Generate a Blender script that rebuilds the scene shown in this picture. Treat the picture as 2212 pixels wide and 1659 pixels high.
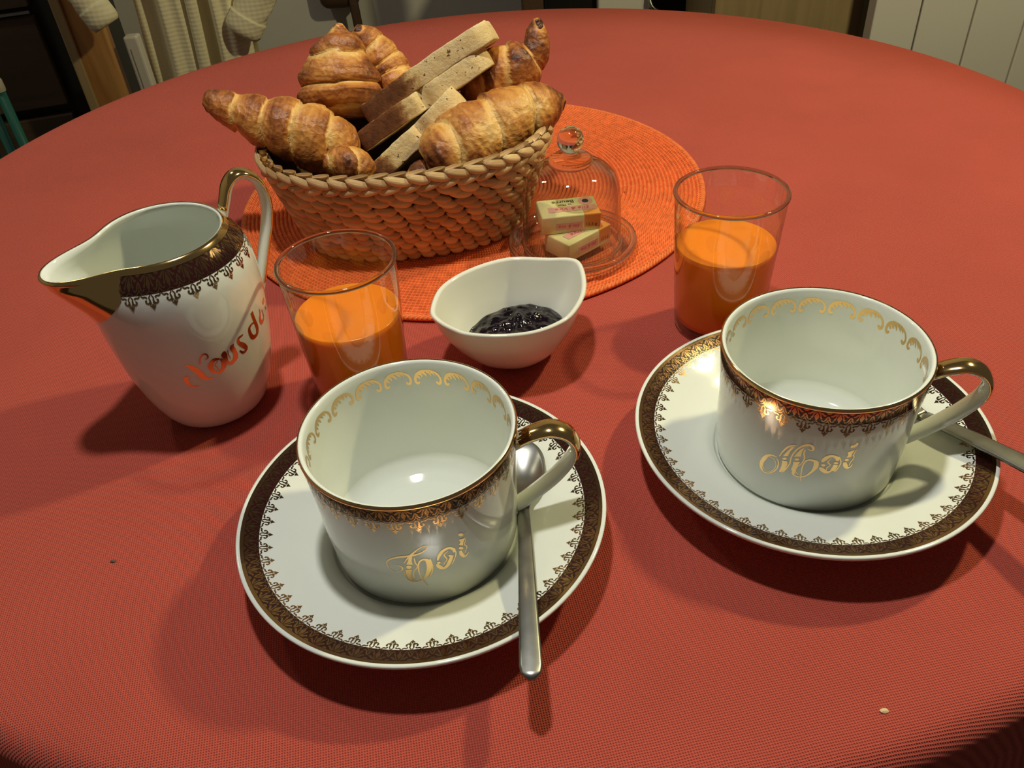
import bpy, bmesh, math, random
import numpy as np
from mathutils import Vector, Matrix, noise

random.seed(7)
for o in list(bpy.data.objects):
    bpy.data.objects.remove(o, do_unlink=True)
scene = bpy.context.scene
COL = scene.collection

# ------------------------------------------------------------------ camera
cam_d = bpy.data.cameras.new('camera')
cam_d.sensor_fit = 'HORIZONTAL'
cam_d.sensor_width = 36.0
cam_d.lens = 1802.14 / 2212 * 36.0
cam_d.clip_start = 0.01
cam = bpy.data.objects.new('camera', cam_d)
COL.objects.link(cam)
pitch, roll = 0.687176, -0.080991
cr_, sr_ = math.cos(roll), math.sin(roll)
fw = Vector((0, math.cos(pitch), -math.sin(pitch)))
rt = Vector((1, 0, 0))
up = Vector((0, math.sin(pitch), math.cos(pitch)))
R_ = rt * cr_ + up * sr_
U_ = up * cr_ - rt * sr_
cam.matrix_world = Matrix(((R_.x, U_.x, -fw.x, 0), (R_.y, U_.y, -fw.y, 0), (R_.z, U_.z, -fw.z, 0.3169), (0, 0, 0, 1)))
scene.camera = cam

# ------------------------------------------------------------------ world, lamps, exposure
scene.view_settings.view_transform = 'Standard'
scene.view_settings.look = 'None'
scene.view_settings.gamma = 1.0
scene.view_settings.exposure = 0.0
scene.view_settings.use_curve_mapping = False
scene.cycles.use_denoising = True
world = bpy.data.worlds.new('room_glow')
scene.world = world
world.use_nodes = True
world.node_tree.nodes['Background'].inputs[0].default_value = (1.0, 0.88, 0.74, 1)
world.node_tree.nodes['Background'].inputs[1].default_value = 0.060


def lamp(name, kind, loc, power, color, radius):
    d = bpy.data.lights.new(name, kind)
    d.energy = power
    d.color = color
    d.shadow_soft_size = radius
    o = bpy.data.objects.new(name, d)
    o.location = loc
    COL.objects.link(o)
    return o, d


# two ceiling lamps over the table (out of frame): a yellow one to the far right, a whiter shaded pendant overhead
lamp('ceiling_bulb', 'POINT', (0.62, 0.66, 0.80), 21.0, (1.0, 0.89, 0.48), 0.030)
_pl, _pd = lamp('pendant_bulb', 'SPOT', (-0.06, 0.36, 0.90), 18.0, (0.98, 0.97, 0.90), 0.028)
_pd.spot_size = math.radians(66)
_pd.spot_blend = 0.15
_pl.rotation_euler = (Vector((-0.05, 0.50, 0.0)) - _pl.location).to_track_quat('-Z', 'Y').to_euler()


# a weak fill light, added out of view to lift the background
lamp('background_fill', 'POINT', (-0.75, 1.00, 0.95), 4.0, (1.0, 0.92, 0.70), 0.05)


# ------------------------------------------------------------------ helpers
def mesh_obj(name, verts, faces, mat, parent=None, smooth=True, loc=None):
    me = bpy.data.meshes.new(name)
    me.from_pydata([tuple(v) for v in verts], [], [tuple(f) for f in faces])
    me.materials.append(mat)
    if smooth:
        me.polygons.foreach_set('use_smooth', [True] * len(me.polygons))
    me.update()
    o = bpy.data.objects.new(name, me)
    COL.objects.link(o)
    if parent is not None:
        o.parent = parent
    if loc is not None:
        o.location = loc
    return o


def bm_obj(name, bm, mat, parent=None, smooth=False, loc=None):
    bmesh.ops.recalc_face_normals(bm, faces=bm.faces[:])
    me = bpy.data.meshes.new(name)
    bm.to_mesh(me)
    bm.free()
    me.materials.append(mat)
    if smooth:
        me.polygons.foreach_set('use_smooth', [True] * len(me.polygons))
    o = bpy.data.objects.new(name, me)
    COL.objects.link(o)
    if parent is not None:
        o.parent = parent
    if loc is not None:
        o.location = loc
    return o


def tag(o, label, cat, group=None, kind=None):
    o['label'] = label
    o['category'] = cat
    if group:
        o['group'] = group
    if kind:
        o['kind'] = kind
    return o


def struct(o):
    o['kind'] = 'structure'
    return o


def thing(name, label, cat, loc=(0, 0, 0), rotz=0.0, group=None):
    o = bpy.data.objects.new(name, None)
    o.empty_display_size = 0.02
    o.location = loc
    o.rotation_euler = (0, 0, rotz)
    COL.objects.link(o)
    return tag(o, label, cat, group)


def crom(pts, n, closed=False):
    """Catmull-Rom samples through pts (any dimension): n samples per span."""
    P = np.array(pts, float)
    m = len(P)
    out = []
    spans = m if closed else m - 1
    for i in range(spans):
        if closed:
            a, b, c, d = P[(i - 1) % m], P[i], P[(i + 1) % m], P[(i + 2) % m]
        else:
            b, c = P[i], P[i + 1]
            a = P[i - 1] if i > 0 else 2 * b - c
            d = P[i + 2] if i + 2 < m else 2 * c - b
        for k in range(n):
            t = k / n
            out.append(0.5 * (2 * b + (c - a) * t + (2 * a - 5 * b + 4 * c - d) * t * t + (3 * b - a - 3 * c + d) * t ** 3))
    if not closed:
        out.append(P[-1])
    return np.array(out)


def lathe(prof, seg):
    verts, faces = [], []
    rows = []
    for r, z in prof:
        if r < 1e-6:
            rows.append([len(verts)])
            verts.append((0, 0, z))
        else:
            row = []
            for k in range(seg):
                a = 2 * math.pi * k / seg
                row.append(len(verts))
                verts.append((r * math.cos(a), r * math.sin(a), z))
            rows.append(row)
    for A, B in zip(rows[:-1], rows[1:]):
        for k in range(seg):
            k2 = (k + 1) % seg
            if len(A) == 1 and len(B) == 1:
                continue
            if len(A) == 1:
                faces.append((A[0], B[k2], B[k]))
            elif len(B) == 1:
                faces.append((A[k], A[k2], B[0]))
            else:
                faces.append((A[k], A[k2], B[k2], B[k]))
    return verts, faces


def sweep(path, normals, section, closed=False, caps=True):
    """section(i, n) -> list of (a, b): a along the binormal, b along the normal."""
    P = [Vector(p) for p in path]
    n = len(P)
    verts, faces = [], []
    m = None
    for i, p in enumerate(P):
        if closed:
            t = (P[(i + 1) % n] - P[i - 1]).normalized()
        else:
            t = (P[min(i + 1, n - 1)] - P[max(i - 1, 0)]).normalized()
        nn = Vector(normals[i])
        nn = (nn - t * nn.dot(t)).normalized()
        b = t.cross(nn)
        sec = section(i, n)
        m = len(sec)
        for a, c in sec:
            verts.append(p + b * a + nn * c)
    rng = n if closed else n - 1
    for i in range(rng):
        j = (i + 1) % n
        for k in range(m):
            k2 = (k + 1) % m
            faces.append((i * m + k, i * m + k2, j * m + k2, j * m + k))
    if caps and not closed:
        faces.append(tuple(range(m))[::-1])
        faces.append(tuple((n - 1) * m + k for k in range(m)))
    return verts, faces


def ring_section(a, b, n=12):
    return [(a * math.cos(2 * math.pi * k / n), b * math.sin(2 * math.pi * k / n)) for k in range(n)]


def box_bm(bm, x0, x1, y0, y1, z0, z1, bev=0.0, seg=1):
    r = bmesh.ops.create_cube(bm, size=1.0)
    vs = r['verts']
    for v in vs:
        v.co = Vector(((x0 + x1) / 2 + v.co.x * (x1 - x0), (y0 + y1) / 2 + v.co.y * (y1 - y0), (z0 + z1) / 2 + v.co.z * (z1 - z0)))
    if bev > 0:
        es = list({e for v in vs for e in v.link_edges})
        bmesh.ops.bevel(bm, geom=es, offset=bev, segments=seg, affect='EDGES', profile=0.5)


def box_obj(name, dims, mat, parent=None, bev=0.0, seg=2, smooth=False, loc=None):
    bm = bmesh.new()
    box_bm(bm, *dims, bev=bev, seg=seg)
    return bm_obj(name, bm, mat, parent, smooth, loc)


# ------------------------------------------------------------------ materials
def new_mat(name):
    m = bpy.data.materials.new(name)
    m.use_nodes = True
    nt = m.node_tree
    return m, nt, nt.nodes['Principled BSDF']


def node(nt, kind, **kw):
    n = nt.nodes.new(kind)
    for k, v in kw.items():
        if k == 'inp':
            for a, b in v.items():
                n.inputs[a].default_value = b
        else:
            setattr(n, k, v)
    return n


def plain(name, col, rough=0.5, metal=0.0, spec=0.5, coat=0.0, var=0.0, var_scale=40.0, bump=0.0, bump_scale=200.0):
    m, nt, p = new_mat(name)
    p.inputs['Base Color'].default_value = (*col, 1)
    p.inputs['Roughness'].default_value = rough
    p.inputs['Metallic'].default_value = metal
    p.inputs['Specular IOR Level'].default_value = spec
    p.inputs['Coat Weight'].default_value = coat
    tc = node(nt, 'ShaderNodeTexCoord')
    if var > 0:
        nz = node(nt, 'ShaderNodeTexNoise', inp={'Scale': var_scale, 'Detail': 4.0})
        nt.links.new(tc.outputs['Object'], nz.inputs['Vector'])
        mr = node(nt, 'ShaderNodeMapRange', inp={1: 0.3, 2: 0.7, 3: 1 - var, 4: 1 + var})
        nt.links.new(nz.outputs['Fac'], mr.inputs[0])
        mx = node(nt, 'ShaderNodeVectorMath', operation='SCALE')
        mx.inputs[0].default_value = col
        nt.links.new(mr.outputs[0], mx.inputs['Scale'])
        nt.links.new(mx.outputs[0], p.inputs['Base Color'])
    if bump > 0:
        nb = node(nt, 'ShaderNodeTexNoise', inp={'Scale': bump_scale, 'Detail': 3.0})
        nt.links.new(tc.outputs['Object'], nb.inputs['Vector'])
        b = node(nt, 'ShaderNodeBump', inp={'Strength': 1.0, 'Distance': bump})
        nt.links.new(nb.outputs['Fac'], b.inputs['Height'])
        nt.links.new(b.outputs[0], p.inputs['Normal'])
    return m


def cloth_mat():
    m, nt, p = new_mat('brick_red_linen')
    L = nt.links
    tc = node(nt, 'ShaderNodeTexCoord')
    sp = node(nt, 'ShaderNodeSeparateXYZ')
    rot = node(nt, 'ShaderNodeMapping', inp={'Rotation': (0, 0, -0.14)})
    L.new(tc.outputs['Object'], rot.inputs['Vector'])
    L.new(rot.outputs[0], sp.inputs[0])

    def sine(sock, freq, wob):
        a = node(nt, 'ShaderNodeMath', operation='MULTIPLY_ADD', inp={1: freq})
        L.new(sock, a.inputs[0])
        L.new(wob, a.inputs[2])
        s = node(nt, 'ShaderNodeMath', operation='SINE')
        L.new(a.outputs[0], s.inputs[0])
        return s.outputs[0]
    wn = node(nt, 'ShaderNodeTexNoise', inp={'Scale': 45.0, 'Detail': 4.0})
    L.new(tc.outputs['Object'], wn.inputs['Vector'])
    wob = node(nt, 'ShaderNodeMath', operation='MULTIPLY', inp={1: 5.0})
    L.new(wn.outputs['Fac'], wob.inputs[0])
    F = 2 * math.pi / 0.00108
    sx = sine(sp.outputs['X'], F, wob.outputs[0])
    sy = sine(sp.outputs['Y'], F, wob.outputs[0])
    def half(s):
        h = node(nt, 'ShaderNodeMath', operation='MULTIPLY_ADD', inp={1: 0.5, 2: 0.5})
        L.new(s, h.inputs[0])
        return h.outputs[0]
    gap = node(nt, 'ShaderNodeMath', operation='MULTIPLY')
    L.new(half(sx), gap.inputs[0])
    L.new(half(sy), gap.inputs[1])
    weave = node(nt, 'ShaderNodeMath', operation='MULTIPLY_ADD', inp={1: -2.6, 2: 0.65})
    L.new(gap.outputs[0], weave.inputs[0])
    big = node(nt, 'ShaderNodeTexNoise', inp={'Scale': 7.0, 'Detail': 4.0, 'Roughness': 0.6})
    L.new(tc.outputs['Object'], big.inputs['Vector'])
    fib = node(nt, 'ShaderNodeTexNoise', inp={'Scale': 900.0, 'Detail': 2.0})
    L.new(tc.outputs['Object'], fib.inputs['Vector'])
    # value: 1 + weave*0.1 + big + fibre
    v1 = node(nt, 'ShaderNodeMath', operation='MULTIPLY_ADD', inp={1: 0.11, 2: 0.62})
    L.new(weave.outputs[0], v1.inputs[0])
    v2 = node(nt, 'ShaderNodeMath', operation='MULTIPLY_ADD', inp={1: 0.34})
    L.new(big.outputs['Fac'], v2.inputs[0])
    L.new(v1.outputs[0], v2.inputs[2])
    v3 = node(nt, 'ShaderNodeMath', operation='MULTIPLY_ADD', inp={1: 0.42})
    L.new(fib.outputs['Fac'], v3.inputs[0])
    L.new(v2.outputs[0], v3.inputs[2])
    c = node(nt, 'ShaderNodeVectorMath', operation='SCALE')
    c.inputs[0].default_value = CLOTH_COL
    L.new(v3.outputs[0], c.inputs['Scale'])
    L.new(c.outputs[0], p.inputs['Base Color'])
    b = node(nt, 'ShaderNodeBump', inp={'Strength': 0.8, 'Distance': 0.00025})
    L.new(weave.outputs[0], b.inputs['Height'])
    L.new(b.outputs[0], p.inputs['Normal'])
    p.inputs['Roughness'].default_value = 0.9
    p.inputs['Specular IOR Level'].default_value = 0.15
    p.inputs['Sheen Weight'].default_value = 0.15
    p.inputs['Sheen Tint'].default_value = (1, 0.5, 0.4, 1)
    return m


CLOTH_COL = (0.50, 0.086, 0.060)
M = {}
M['cloth'] = cloth_mat()
M['porcelain'] = plain('white_porcelain', (0.79, 0.82, 0.755), rough=0.06, spec=0.6)
M['gold'] = plain('polished_gilding', (0.84, 0.58, 0.24), rough=0.12, metal=1.0)
M['gold_soft'] = plain('printed_gilding', (0.50, 0.31, 0.15), rough=0.12, metal=1.0)
M['gold_letter'] = plain('satin_gilding', (1.0, 0.70, 0.33), rough=0.42, metal=1.0)
M['gold_pale'] = plain('pale_gilding', (0.80, 0.52, 0.24), rough=0.28, metal=1.0)
M['maroon'] = plain('maroon_enamel', (0.030, 0.006, 0.006), rough=0.12, spec=0.6)
M['steel'] = plain('steel', (0.34, 0.34, 0.315), rough=0.33, metal=1.0, var=0.12, var_scale=120)
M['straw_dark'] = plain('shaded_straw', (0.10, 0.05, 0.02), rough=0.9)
M['bowl'] = plain('cream_porcelain', (0.82, 0.81, 0.70), rough=0.10, spec=0.55)


def straw_mat():
    m, nt, p = new_mat('plaited_straw')
    L = nt.links
    oi = node(nt, 'ShaderNodeObjectInfo')
    tc = node(nt, 'ShaderNodeTexCoord')
    mp = node(nt, 'ShaderNodeMapping', inp={'Scale': (60, 900, 900)})
    L.new(tc.outputs['Object'], mp.inputs['Vector'])
    nz = node(nt, 'ShaderNodeTexNoise', inp={'Scale': 1.0, 'Detail': 4.0})
    L.new(mp.outputs[0], nz.inputs['Vector'])
    cr = node(nt, 'ShaderNodeValToRGB')
    cr.color_ramp.elements[0].position = 0.25
    cr.color_ramp.elements[0].color = (0.40, 0.22, 0.085, 1)
    cr.color_ramp.elements[1].position = 0.8
    cr.color_ramp.elements[1].color = (0.78, 0.54, 0.25, 1)
    mixv = node(nt, 'ShaderNodeMath', operation='MULTIPLY_ADD', inp={1: 0.45})
    L.new(oi.outputs['Random'], mixv.inputs[0])
    hf = node(nt, 'ShaderNodeMath', operation='MULTIPLY', inp={1: 0.75})
    L.new(nz.outputs['Fac'], hf.inputs[0])
    L.new(hf.outputs[0], mixv.inputs[2])
    L.new(mixv.outputs[0], cr.inputs[0])
    L.new(cr.outputs[0], p.inputs['Base Color'])
    b = node(nt, 'ShaderNodeBump', inp={'Strength': 0.7, 'Distance': 0.0005})
    L.new(nz.outputs['Fac'], b.inputs['Height'])
    L.new(b.outputs[0], p.inputs['Normal'])
    p.inputs['Roughness'].default_value = 0.55
    return m


M['straw'] = straw_mat()


def mat_cord():
    m, nt, p = new_mat('orange_paper_cord')
    L = nt.links
    tc = node(nt, 'ShaderNodeTexCoord')
    sp = node(nt, 'ShaderNodeSeparateXYZ')
    L.new(tc.outputs['Object'], sp.inputs[0])
    at = node(nt, 'ShaderNodeMath', operation='ARCTAN2')
    L.new(sp.outputs['Y'], at.inputs[0])
    L.new(sp.outputs['X'], at.inputs[1])
    ln = node(nt, 'ShaderNodeVectorMath', operation='LENGTH')
    L.new(tc.outputs['Object'], ln.inputs[0])
    # twisted strands: stripes across every coil, slanted
    a1 = node(nt, 'ShaderNodeMath', operation='MULTIPLY', inp={1: 360.0})
    L.new(at.outputs[0], a1.inputs[0])
    a2 = node(nt, 'ShaderNodeMath', operation='MULTIPLY_ADD', inp={1: 1900.0})
    L.new(ln.outputs['Value'], a2.inputs[0])
    L.new(a1.outputs[0], a2.inputs[2])
    s = node(nt, 'ShaderNodeMath', operation='SINE')
    L.new(a2.outputs[0], s.inputs[0])
    nz = node(nt, 'ShaderNodeTexNoise', inp={'Scale': 220.0, 'Detail': 3.0})
    L.new(tc.outputs['Object'], nz.inputs['Vector'])
    v = node(nt, 'ShaderNodeMath', operation='MULTIPLY_ADD', inp={1: 0.16, 2: 0.55})
    L.new(s.outputs[0], v.inputs[0])
    v2 = node(nt, 'ShaderNodeMath', operation='MULTIPLY_ADD', inp={1: 0.9})
    L.new(nz.outputs['Fac'], v2.inputs[0])
    L.new(v.outputs[0], v2.inputs[2])
    c = node(nt, 'ShaderNodeVectorMath', operation='SCALE')
    c.inputs[0].default_value = (0.90, 0.19, 0.045)
    L.new(v2.outputs[0], c.inputs['Scale'])
    L.new(c.outputs[0], p.inputs['Base Color'])
    b = node(nt, 'ShaderNodeBump', inp={'Strength': 0.8, 'Distance': 0.0004})
    L.new(s.outputs[0], b.inputs['Height'])
    L.new(b.outputs[0], p.inputs['Normal'])
    p.inputs['Roughness'].default_value = 0.6
    p.inputs['Specular IOR Level'].default_value = 0.35
    return m


M['cord'] = mat_cord()


def thin_glass(name, tint, reflect=1.0):
    m, nt, p = new_mat(name)
    nt.nodes.remove(p)
    L = nt.links
    out = nt.nodes['Material Output']
    tr = node(nt, 'ShaderNodeBsdfTransparent')
    tr.inputs[0].default_value = (*tint, 1)
    gl = node(nt, 'ShaderNodeBsdfGlossy')
    gl.inputs['Roughness'].default_value = 0.02
    # Schlick reflectance of a thin pane, the same from both sides
    lw = node(nt, 'ShaderNodeLayerWeight', inp={'Blend': 0.5})
    p5 = node(nt, 'ShaderNodeMath', operation='POWER', inp={1: 3.2})
    L.new(lw.outputs['Facing'], p5.inputs[0])
    # a longer way through the glass at the edges absorbs more
    ab = node(nt, 'ShaderNodeMix', data_type='RGBA')
    L.new(p5.outputs[0], ab.inputs['Factor'])
    ab.inputs['A'].default_value = (*tint, 1)
    ab.inputs['B'].default_value = (0.62, 0.60, 0.54, 1)
    L.new(ab.outputs['Result'], tr.inputs[0])
    mu = node(nt, 'ShaderNodeMath', operation='MULTIPLY_ADD', inp={1: 0.85 * reflect, 2: 0.05 * reflect})
    L.new(p5.outputs[0], mu.inputs[0])
    mx = node(nt, 'ShaderNodeMixShader')
    L.new(mu.outputs[0], mx.inputs[0])
    L.new(tr.outputs[0], mx.inputs[1])
    L.new(gl.outputs[0], mx.inputs[2])
    L.new(mx.outputs[0], out.inputs['Surface'])
    return m


def thick_glass(name, tint):
    m, nt, p = new_mat(name)
    p.inputs['Base Color'].default_value = (*tint, 1)
    p.inputs['Roughness'].default_value = 0.0
    p.inputs['IOR'].default_value = 1.48
    p.inputs['Transmission Weight'].default_value = 1.0
    return m


M['thin_glass'] = thin_glass('clear_glass_wall', (0.985, 0.987, 0.98))
M['rim_glass'] = thick_glass('dark_edged_glass', (0.66, 0.62, 0.52))
M['thick_glass'] = thick_glass('clear_glass_solid', (0.96, 0.97, 0.95))


def juice_mat():
    m, nt, p = new_mat('carrot_orange_juice')
    p.inputs['Base Color'].default_value = (0.88, 0.23, 0.008, 1)
    p.inputs['Roughness'].default_value = 0.22
    p.inputs['Subsurface Weight'].default_value = 0.3
    p.inputs['Subsurface Radius'].default_value = (1.0, 0.35, 0.05)
    p.inputs['Subsurface Scale'].default_value = 0.012
    return m


M['juice'] = juice_mat()


def jam_mat():
    m, nt, p = new_mat('blackcurrant_jam')
    p.inputs['Base Color'].default_value = (0.006, 0.002, 0.006, 1)
    p.inputs['Roughness'].default_value = 0.08
    p.inputs['Specular IOR Level'].default_value = 0.6
    tc = node(nt, 'ShaderNodeTexCoord')
    nz = node(nt, 'ShaderNodeTexNoise', inp={'Scale': 260.0, 'Detail': 3.0})
    nt.links.new(tc.outputs['Object'], nz.inputs['Vector'])
    b = node(nt, 'ShaderNodeBump', inp={'Strength': 0.5, 'Distance': 0.0015})
    nt.links.new(nz.outputs['Fac'], b.inputs['Height'])
    nt.links.new(b.outputs[0], p.inputs['Normal'])
    return m


M['jam'] = jam_mat()


def crust_mat(name, shift):
    """baked pastry: pale seams, golden flanks, brown crests (the 'bake' attribute) plus flaky grain"""
    m, nt, p = new_mat(name)
    L = nt.links
    at = node(nt, 'ShaderNodeAttribute', attribute_name='bake')
    tc = node(nt, 'ShaderNodeTexCoord')
    n1 = node(nt, 'ShaderNodeTexNoise', inp={'Scale': 70.0, 'Detail': 6.0, 'Roughness': 0.62, 'Distortion': 0.6})
    L.new(tc.outputs['Object'], n1.inputs['Vector'])
    n2 = node(nt, 'ShaderNodeTexVoronoi', inp={'Scale': 260.0})
    L.new(tc.outputs['Object'], n2.inputs['Vector'])
    a = node(nt, 'ShaderNodeMath', operation='MULTIPLY_ADD', inp={1: 1.0, 2: -0.5 + shift})
    L.new(n1.outputs['Fac'], a.inputs[0])
    b = node(nt, 'ShaderNodeMath', operation='ADD')
    L.new(a.outputs[0], b.inputs[0])
    L.new(at.outputs['Fac'], b.inputs[1])
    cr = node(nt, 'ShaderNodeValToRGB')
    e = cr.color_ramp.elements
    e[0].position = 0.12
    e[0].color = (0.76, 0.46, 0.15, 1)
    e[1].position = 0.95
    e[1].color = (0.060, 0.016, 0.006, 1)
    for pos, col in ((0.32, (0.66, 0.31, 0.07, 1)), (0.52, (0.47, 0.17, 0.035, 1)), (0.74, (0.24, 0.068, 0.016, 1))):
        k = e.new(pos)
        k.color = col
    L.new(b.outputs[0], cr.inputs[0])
    L.new(cr.outputs[0], p.inputs['Base Color'])
    # flakes run round the roll
    h = node(nt, 'ShaderNodeMath', operation='MULTIPLY_ADD', inp={1: 0.35})
    L.new(n2.outputs['Distance'], h.inputs[0])
    L.new(n1.outputs['Fac'], h.inputs[2])
    bp = node(nt, 'ShaderNodeBump', inp={'Strength': 0.9, 'Distance': 0.0022})
    L.new(h.outputs[0], bp.inputs['Height'])
    L.new(bp.outputs[0], p.inputs['Normal'])
    p.inputs['Roughness'].default_value = 0.40
    p.inputs['Specular IOR Level'].default_value = 0.45
    return m


M['crust'] = crust_mat('baked_croissant', 0.0)
M['crust_dark'] = crust_mat('well_baked_croissant', 0.10)


def bread_mat():
    """attribute 'side' is 1 on the crust edge, 0 on the crumb; 'run' goes along the slice"""
    m, nt, p = new_mat('seeded_sandwich_bread')
    L = nt.links
    at = node(nt, 'ShaderNodeAttribute', attribute_name='bake')
    tc = node(nt, 'ShaderNodeTexCoord')
    n1 = node(nt, 'ShaderNodeTexNoise', inp={'Scale': 150.0, 'Detail': 8.0, 'Roughness': 0.72})
    L.new(tc.outputs['Object'], n1.inputs['Vector'])
    a = node(nt, 'ShaderNodeMath', operation='MULTIPLY_ADD', inp={1: 0.7, 2: -0.35})
    L.new(n1.outputs['Fac'], a.inputs[0])
    b = node(nt, 'ShaderNodeMath', operation='ADD')
    L.new(a.outputs[0], b.inputs[0])
    L.new(at.outputs['Fac'], b.inputs[1])
    cr = node(nt, 'ShaderNodeValToRGB')
    e = cr.color_ramp.elements
    e[0].position = 0.10
    e[0].color = (0.95, 0.75, 0.42, 1)
    e[1].position = 0.95
    e[1].color = (0.10, 0.032, 0.012, 1)
    for pos, col in ((0.40, (0.88, 0.62, 0.27, 1)), (0.58, (0.42, 0.20, 0.07, 1)), (0.75, (0.20, 0.07, 0.022, 1))):
        k = e.new(pos)
        k.color = col
    L.new(b.outputs[0], cr.inputs[0])
    # bran specks
    v = node(nt, 'ShaderNodeTexVoronoi', inp={'Scale': 210.0})
    wv = node(nt, 'ShaderNodeVectorMath', operation='MULTIPLY_ADD')
    wv.inputs[1].default_value = (0.012, 0.012, 0.012)
    L.new(n1.outputs['Color'], wv.inputs[0])
    L.new(tc.outputs['Object'], wv.inputs[2])
    L.new(wv.outputs[0], v.inputs['Vector'])
    n3 = node(nt, 'ShaderNodeTexNoise', inp={'Scale': 90.0})
    L.new(tc.outputs['Object'], n3.inputs['Vector'])
    lt = node(nt, 'ShaderNodeMath', operation='LESS_THAN', inp={1: 0.21})
    L.new(v.outputs['Distance'], lt.inputs[0])
    gt = node(nt, 'ShaderNodeMath', operation='GREATER_THAN', inp={1: 0.53})
    L.new(n3.outputs['Fac'], gt.inputs[0])
    mu = node(nt, 'ShaderNodeMath', operation='MULTIPLY')
    L.new(lt.outputs[0], mu.inputs[0])
    L.new(gt.outputs[0], mu.inputs[1])
    mx = node(nt, 'ShaderNodeMix', data_type='RGBA')
    L.new(mu.outputs[0], mx.inputs['Factor'])
    L.new(cr.outputs[0], mx.inputs['A'])
    mx.inputs['B'].default_value = (0.16, 0.075, 0.03, 1)
    L.new(mx.outputs['Result'], p.inputs['Base Color'])
    bp = node(nt, 'ShaderNodeBump', inp={'Strength': 1.0, 'Distance': 0.0024})
    L.new(n1.outputs['Fac'], bp.inputs['Height'])
    L.new(bp.outputs[0], p.inputs['Normal'])
    p.inputs['Roughness'].default_value = 0.8
    p.inputs['Specular IOR Level'].default_value = 0.25
    return m


M['bread'] = bread_mat()


def wood_mat(name, c0, c1, scale=(3, 3, 40), rough=0.5):
    m, nt, p = new_mat(name)
    L = nt.links
    tc = node(nt, 'ShaderNodeTexCoord')
    mp = node(nt, 'ShaderNodeMapping', inp={'Scale': (scale[2], scale[2], scale[0])})
    L.new(tc.outputs['Object'], mp.inputs['Vector'])
    nz = node(nt, 'ShaderNodeTexNoise', inp={'Scale': 1.0, 'Detail': 5.0, 'Distortion': 0.8})
    L.new(mp.outputs[0], nz.inputs['Vector'])
    cr = node(nt, 'ShaderNodeValToRGB')
    cr.color_ramp.elements[0].position = 0.3
    cr.color_ramp.elements[0].color = (*c0, 1)
    cr.color_ramp.elements[1].position = 0.7
    cr.color_ramp.elements[1].color = (*c1, 1)
    L.new(nz.outputs['Fac'], cr.inputs[0])
    L.new(cr.outputs[0], p.inputs['Base Color'])
    p.inputs['Roughness'].default_value = rough
    return m


def knit_mat():
    m, nt, p = new_mat('cream_knit')
    L = nt.links
    tc = node(nt, 'ShaderNodeTexCoord')
    sp = node(nt, 'ShaderNodeSeparateXYZ')
    L.new(tc.outputs['Object'], sp.inputs[0])

    def sine(sock, freq):
        a = node(nt, 'ShaderNodeMath', operation='MULTIPLY', inp={1: freq})
        L.new(sock, a.inputs[0])
        s = node(nt, 'ShaderNodeMath', operation='SINE')
        L.new(a.outputs[0], s.inputs[0])
        return s.outputs[0]
    s1 = sine(sp.outputs['X'], 2 * math.pi / 0.0075)
    s2 = sine(sp.outputs['Z'], 2 * math.pi / 0.0060)
    ad = node(nt, 'ShaderNodeMath', operation='ADD')
    L.new(s1, ad.inputs[0])
    L.new(s2, ad.inputs[1])
    v = node(nt, 'ShaderNodeMath', operation='MULTIPLY_ADD', inp={1: 0.006, 2: 0.97})
    L.new(ad.outputs[0], v.inputs[0])
    c = node(nt, 'ShaderNodeVectorMath', operation='SCALE')
    c.inputs[0].default_value = (0.92, 0.87, 0.64)
    L.new(v.outputs[0], c.inputs['Scale'])
    L.new(c.outputs[0], p.inputs['Base Color'])
    b = node(nt, 'ShaderNodeBump', inp={'Strength': 0.8, 'Distance': 0.00012})
    L.new(ad.outputs[0], b.inputs['Height'])
    L.new(b.outputs[0], p.inputs['Normal'])
    p.inputs['Roughness'].default_value = 0.95
    return m


M['knit'] = knit_mat()
M['wall'] = plain('grey_plaster', (0.92, 0.89, 0.84), rough=0.9, var=0.05, var_scale=6)
M['floor'] = plain('dark_floor', (0.05, 0.035, 0.025), rough=0.5, var=0.2, var_scale=5)
M['dark_wood'] = wood_mat('dark_stained_wood', (0.060, 0.038, 0.024), (0.100, 0.066, 0.042), (30, 3, 6), 0.45)
M['black'] = plain('black_lacquer', (0.006, 0.006, 0.006), rough=0.5)
M['oak'] = wood_mat('orange_oak', (0.30, 0.12, 0.03), (0.62, 0.34, 0.12), (4, 3, 30), 0.45)
M['beige_wood'] = wood_mat('beige_laminate', (0.30, 0.22, 0.11), (0.38, 0.28, 0.15), (6, 3, 60), 0.5)
M['white_paint'] = plain('white_enamel', (0.80, 0.78, 0.75), rough=0.4)
M['grey_paint'] = plain('grey_enamel', (0.33, 0.31, 0.28), rough=0.4)
M['brown_leather'] = plain('brown_leather', (0.10, 0.055, 0.03), rough=0.6, bump=0.001, bump_scale=90)
M['teal'] = plain('teal_plastic', (0.010, 0.13, 0.11), rough=0.4)
M['cream_plastic'] = plain('cream_plastic', (0.55, 0.52, 0.42), rough=0.5)
M['wrap'] = plain('pale_yellow_foil', (0.72, 0.66, 0.30), rough=0.38, spec=0.5, bump=0.0006, bump_scale=120)
M['wrap_gold'] = plain('orange_gold_foil', (0.75, 0.30, 0.05), rough=0.35, spec=0.6)
M['wrap_pink'] = plain('pink_print', (0.72, 0.36, 0.28), rough=0.45)
M['ink_red'] = plain('red_ink', (0.55, 0.045, 0.035), rough=0.5)
M['ink_black'] = plain('black_ink', (0.02, 0.02, 0.02), rough=0.5)
M['ink_white'] = plain('white_ink', (0.8, 0.74, 0.6), rough=0.5)
M['crumb'] = plain('bread_crumb', (0.75, 0.55, 0.32), rough=0.9)
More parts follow.
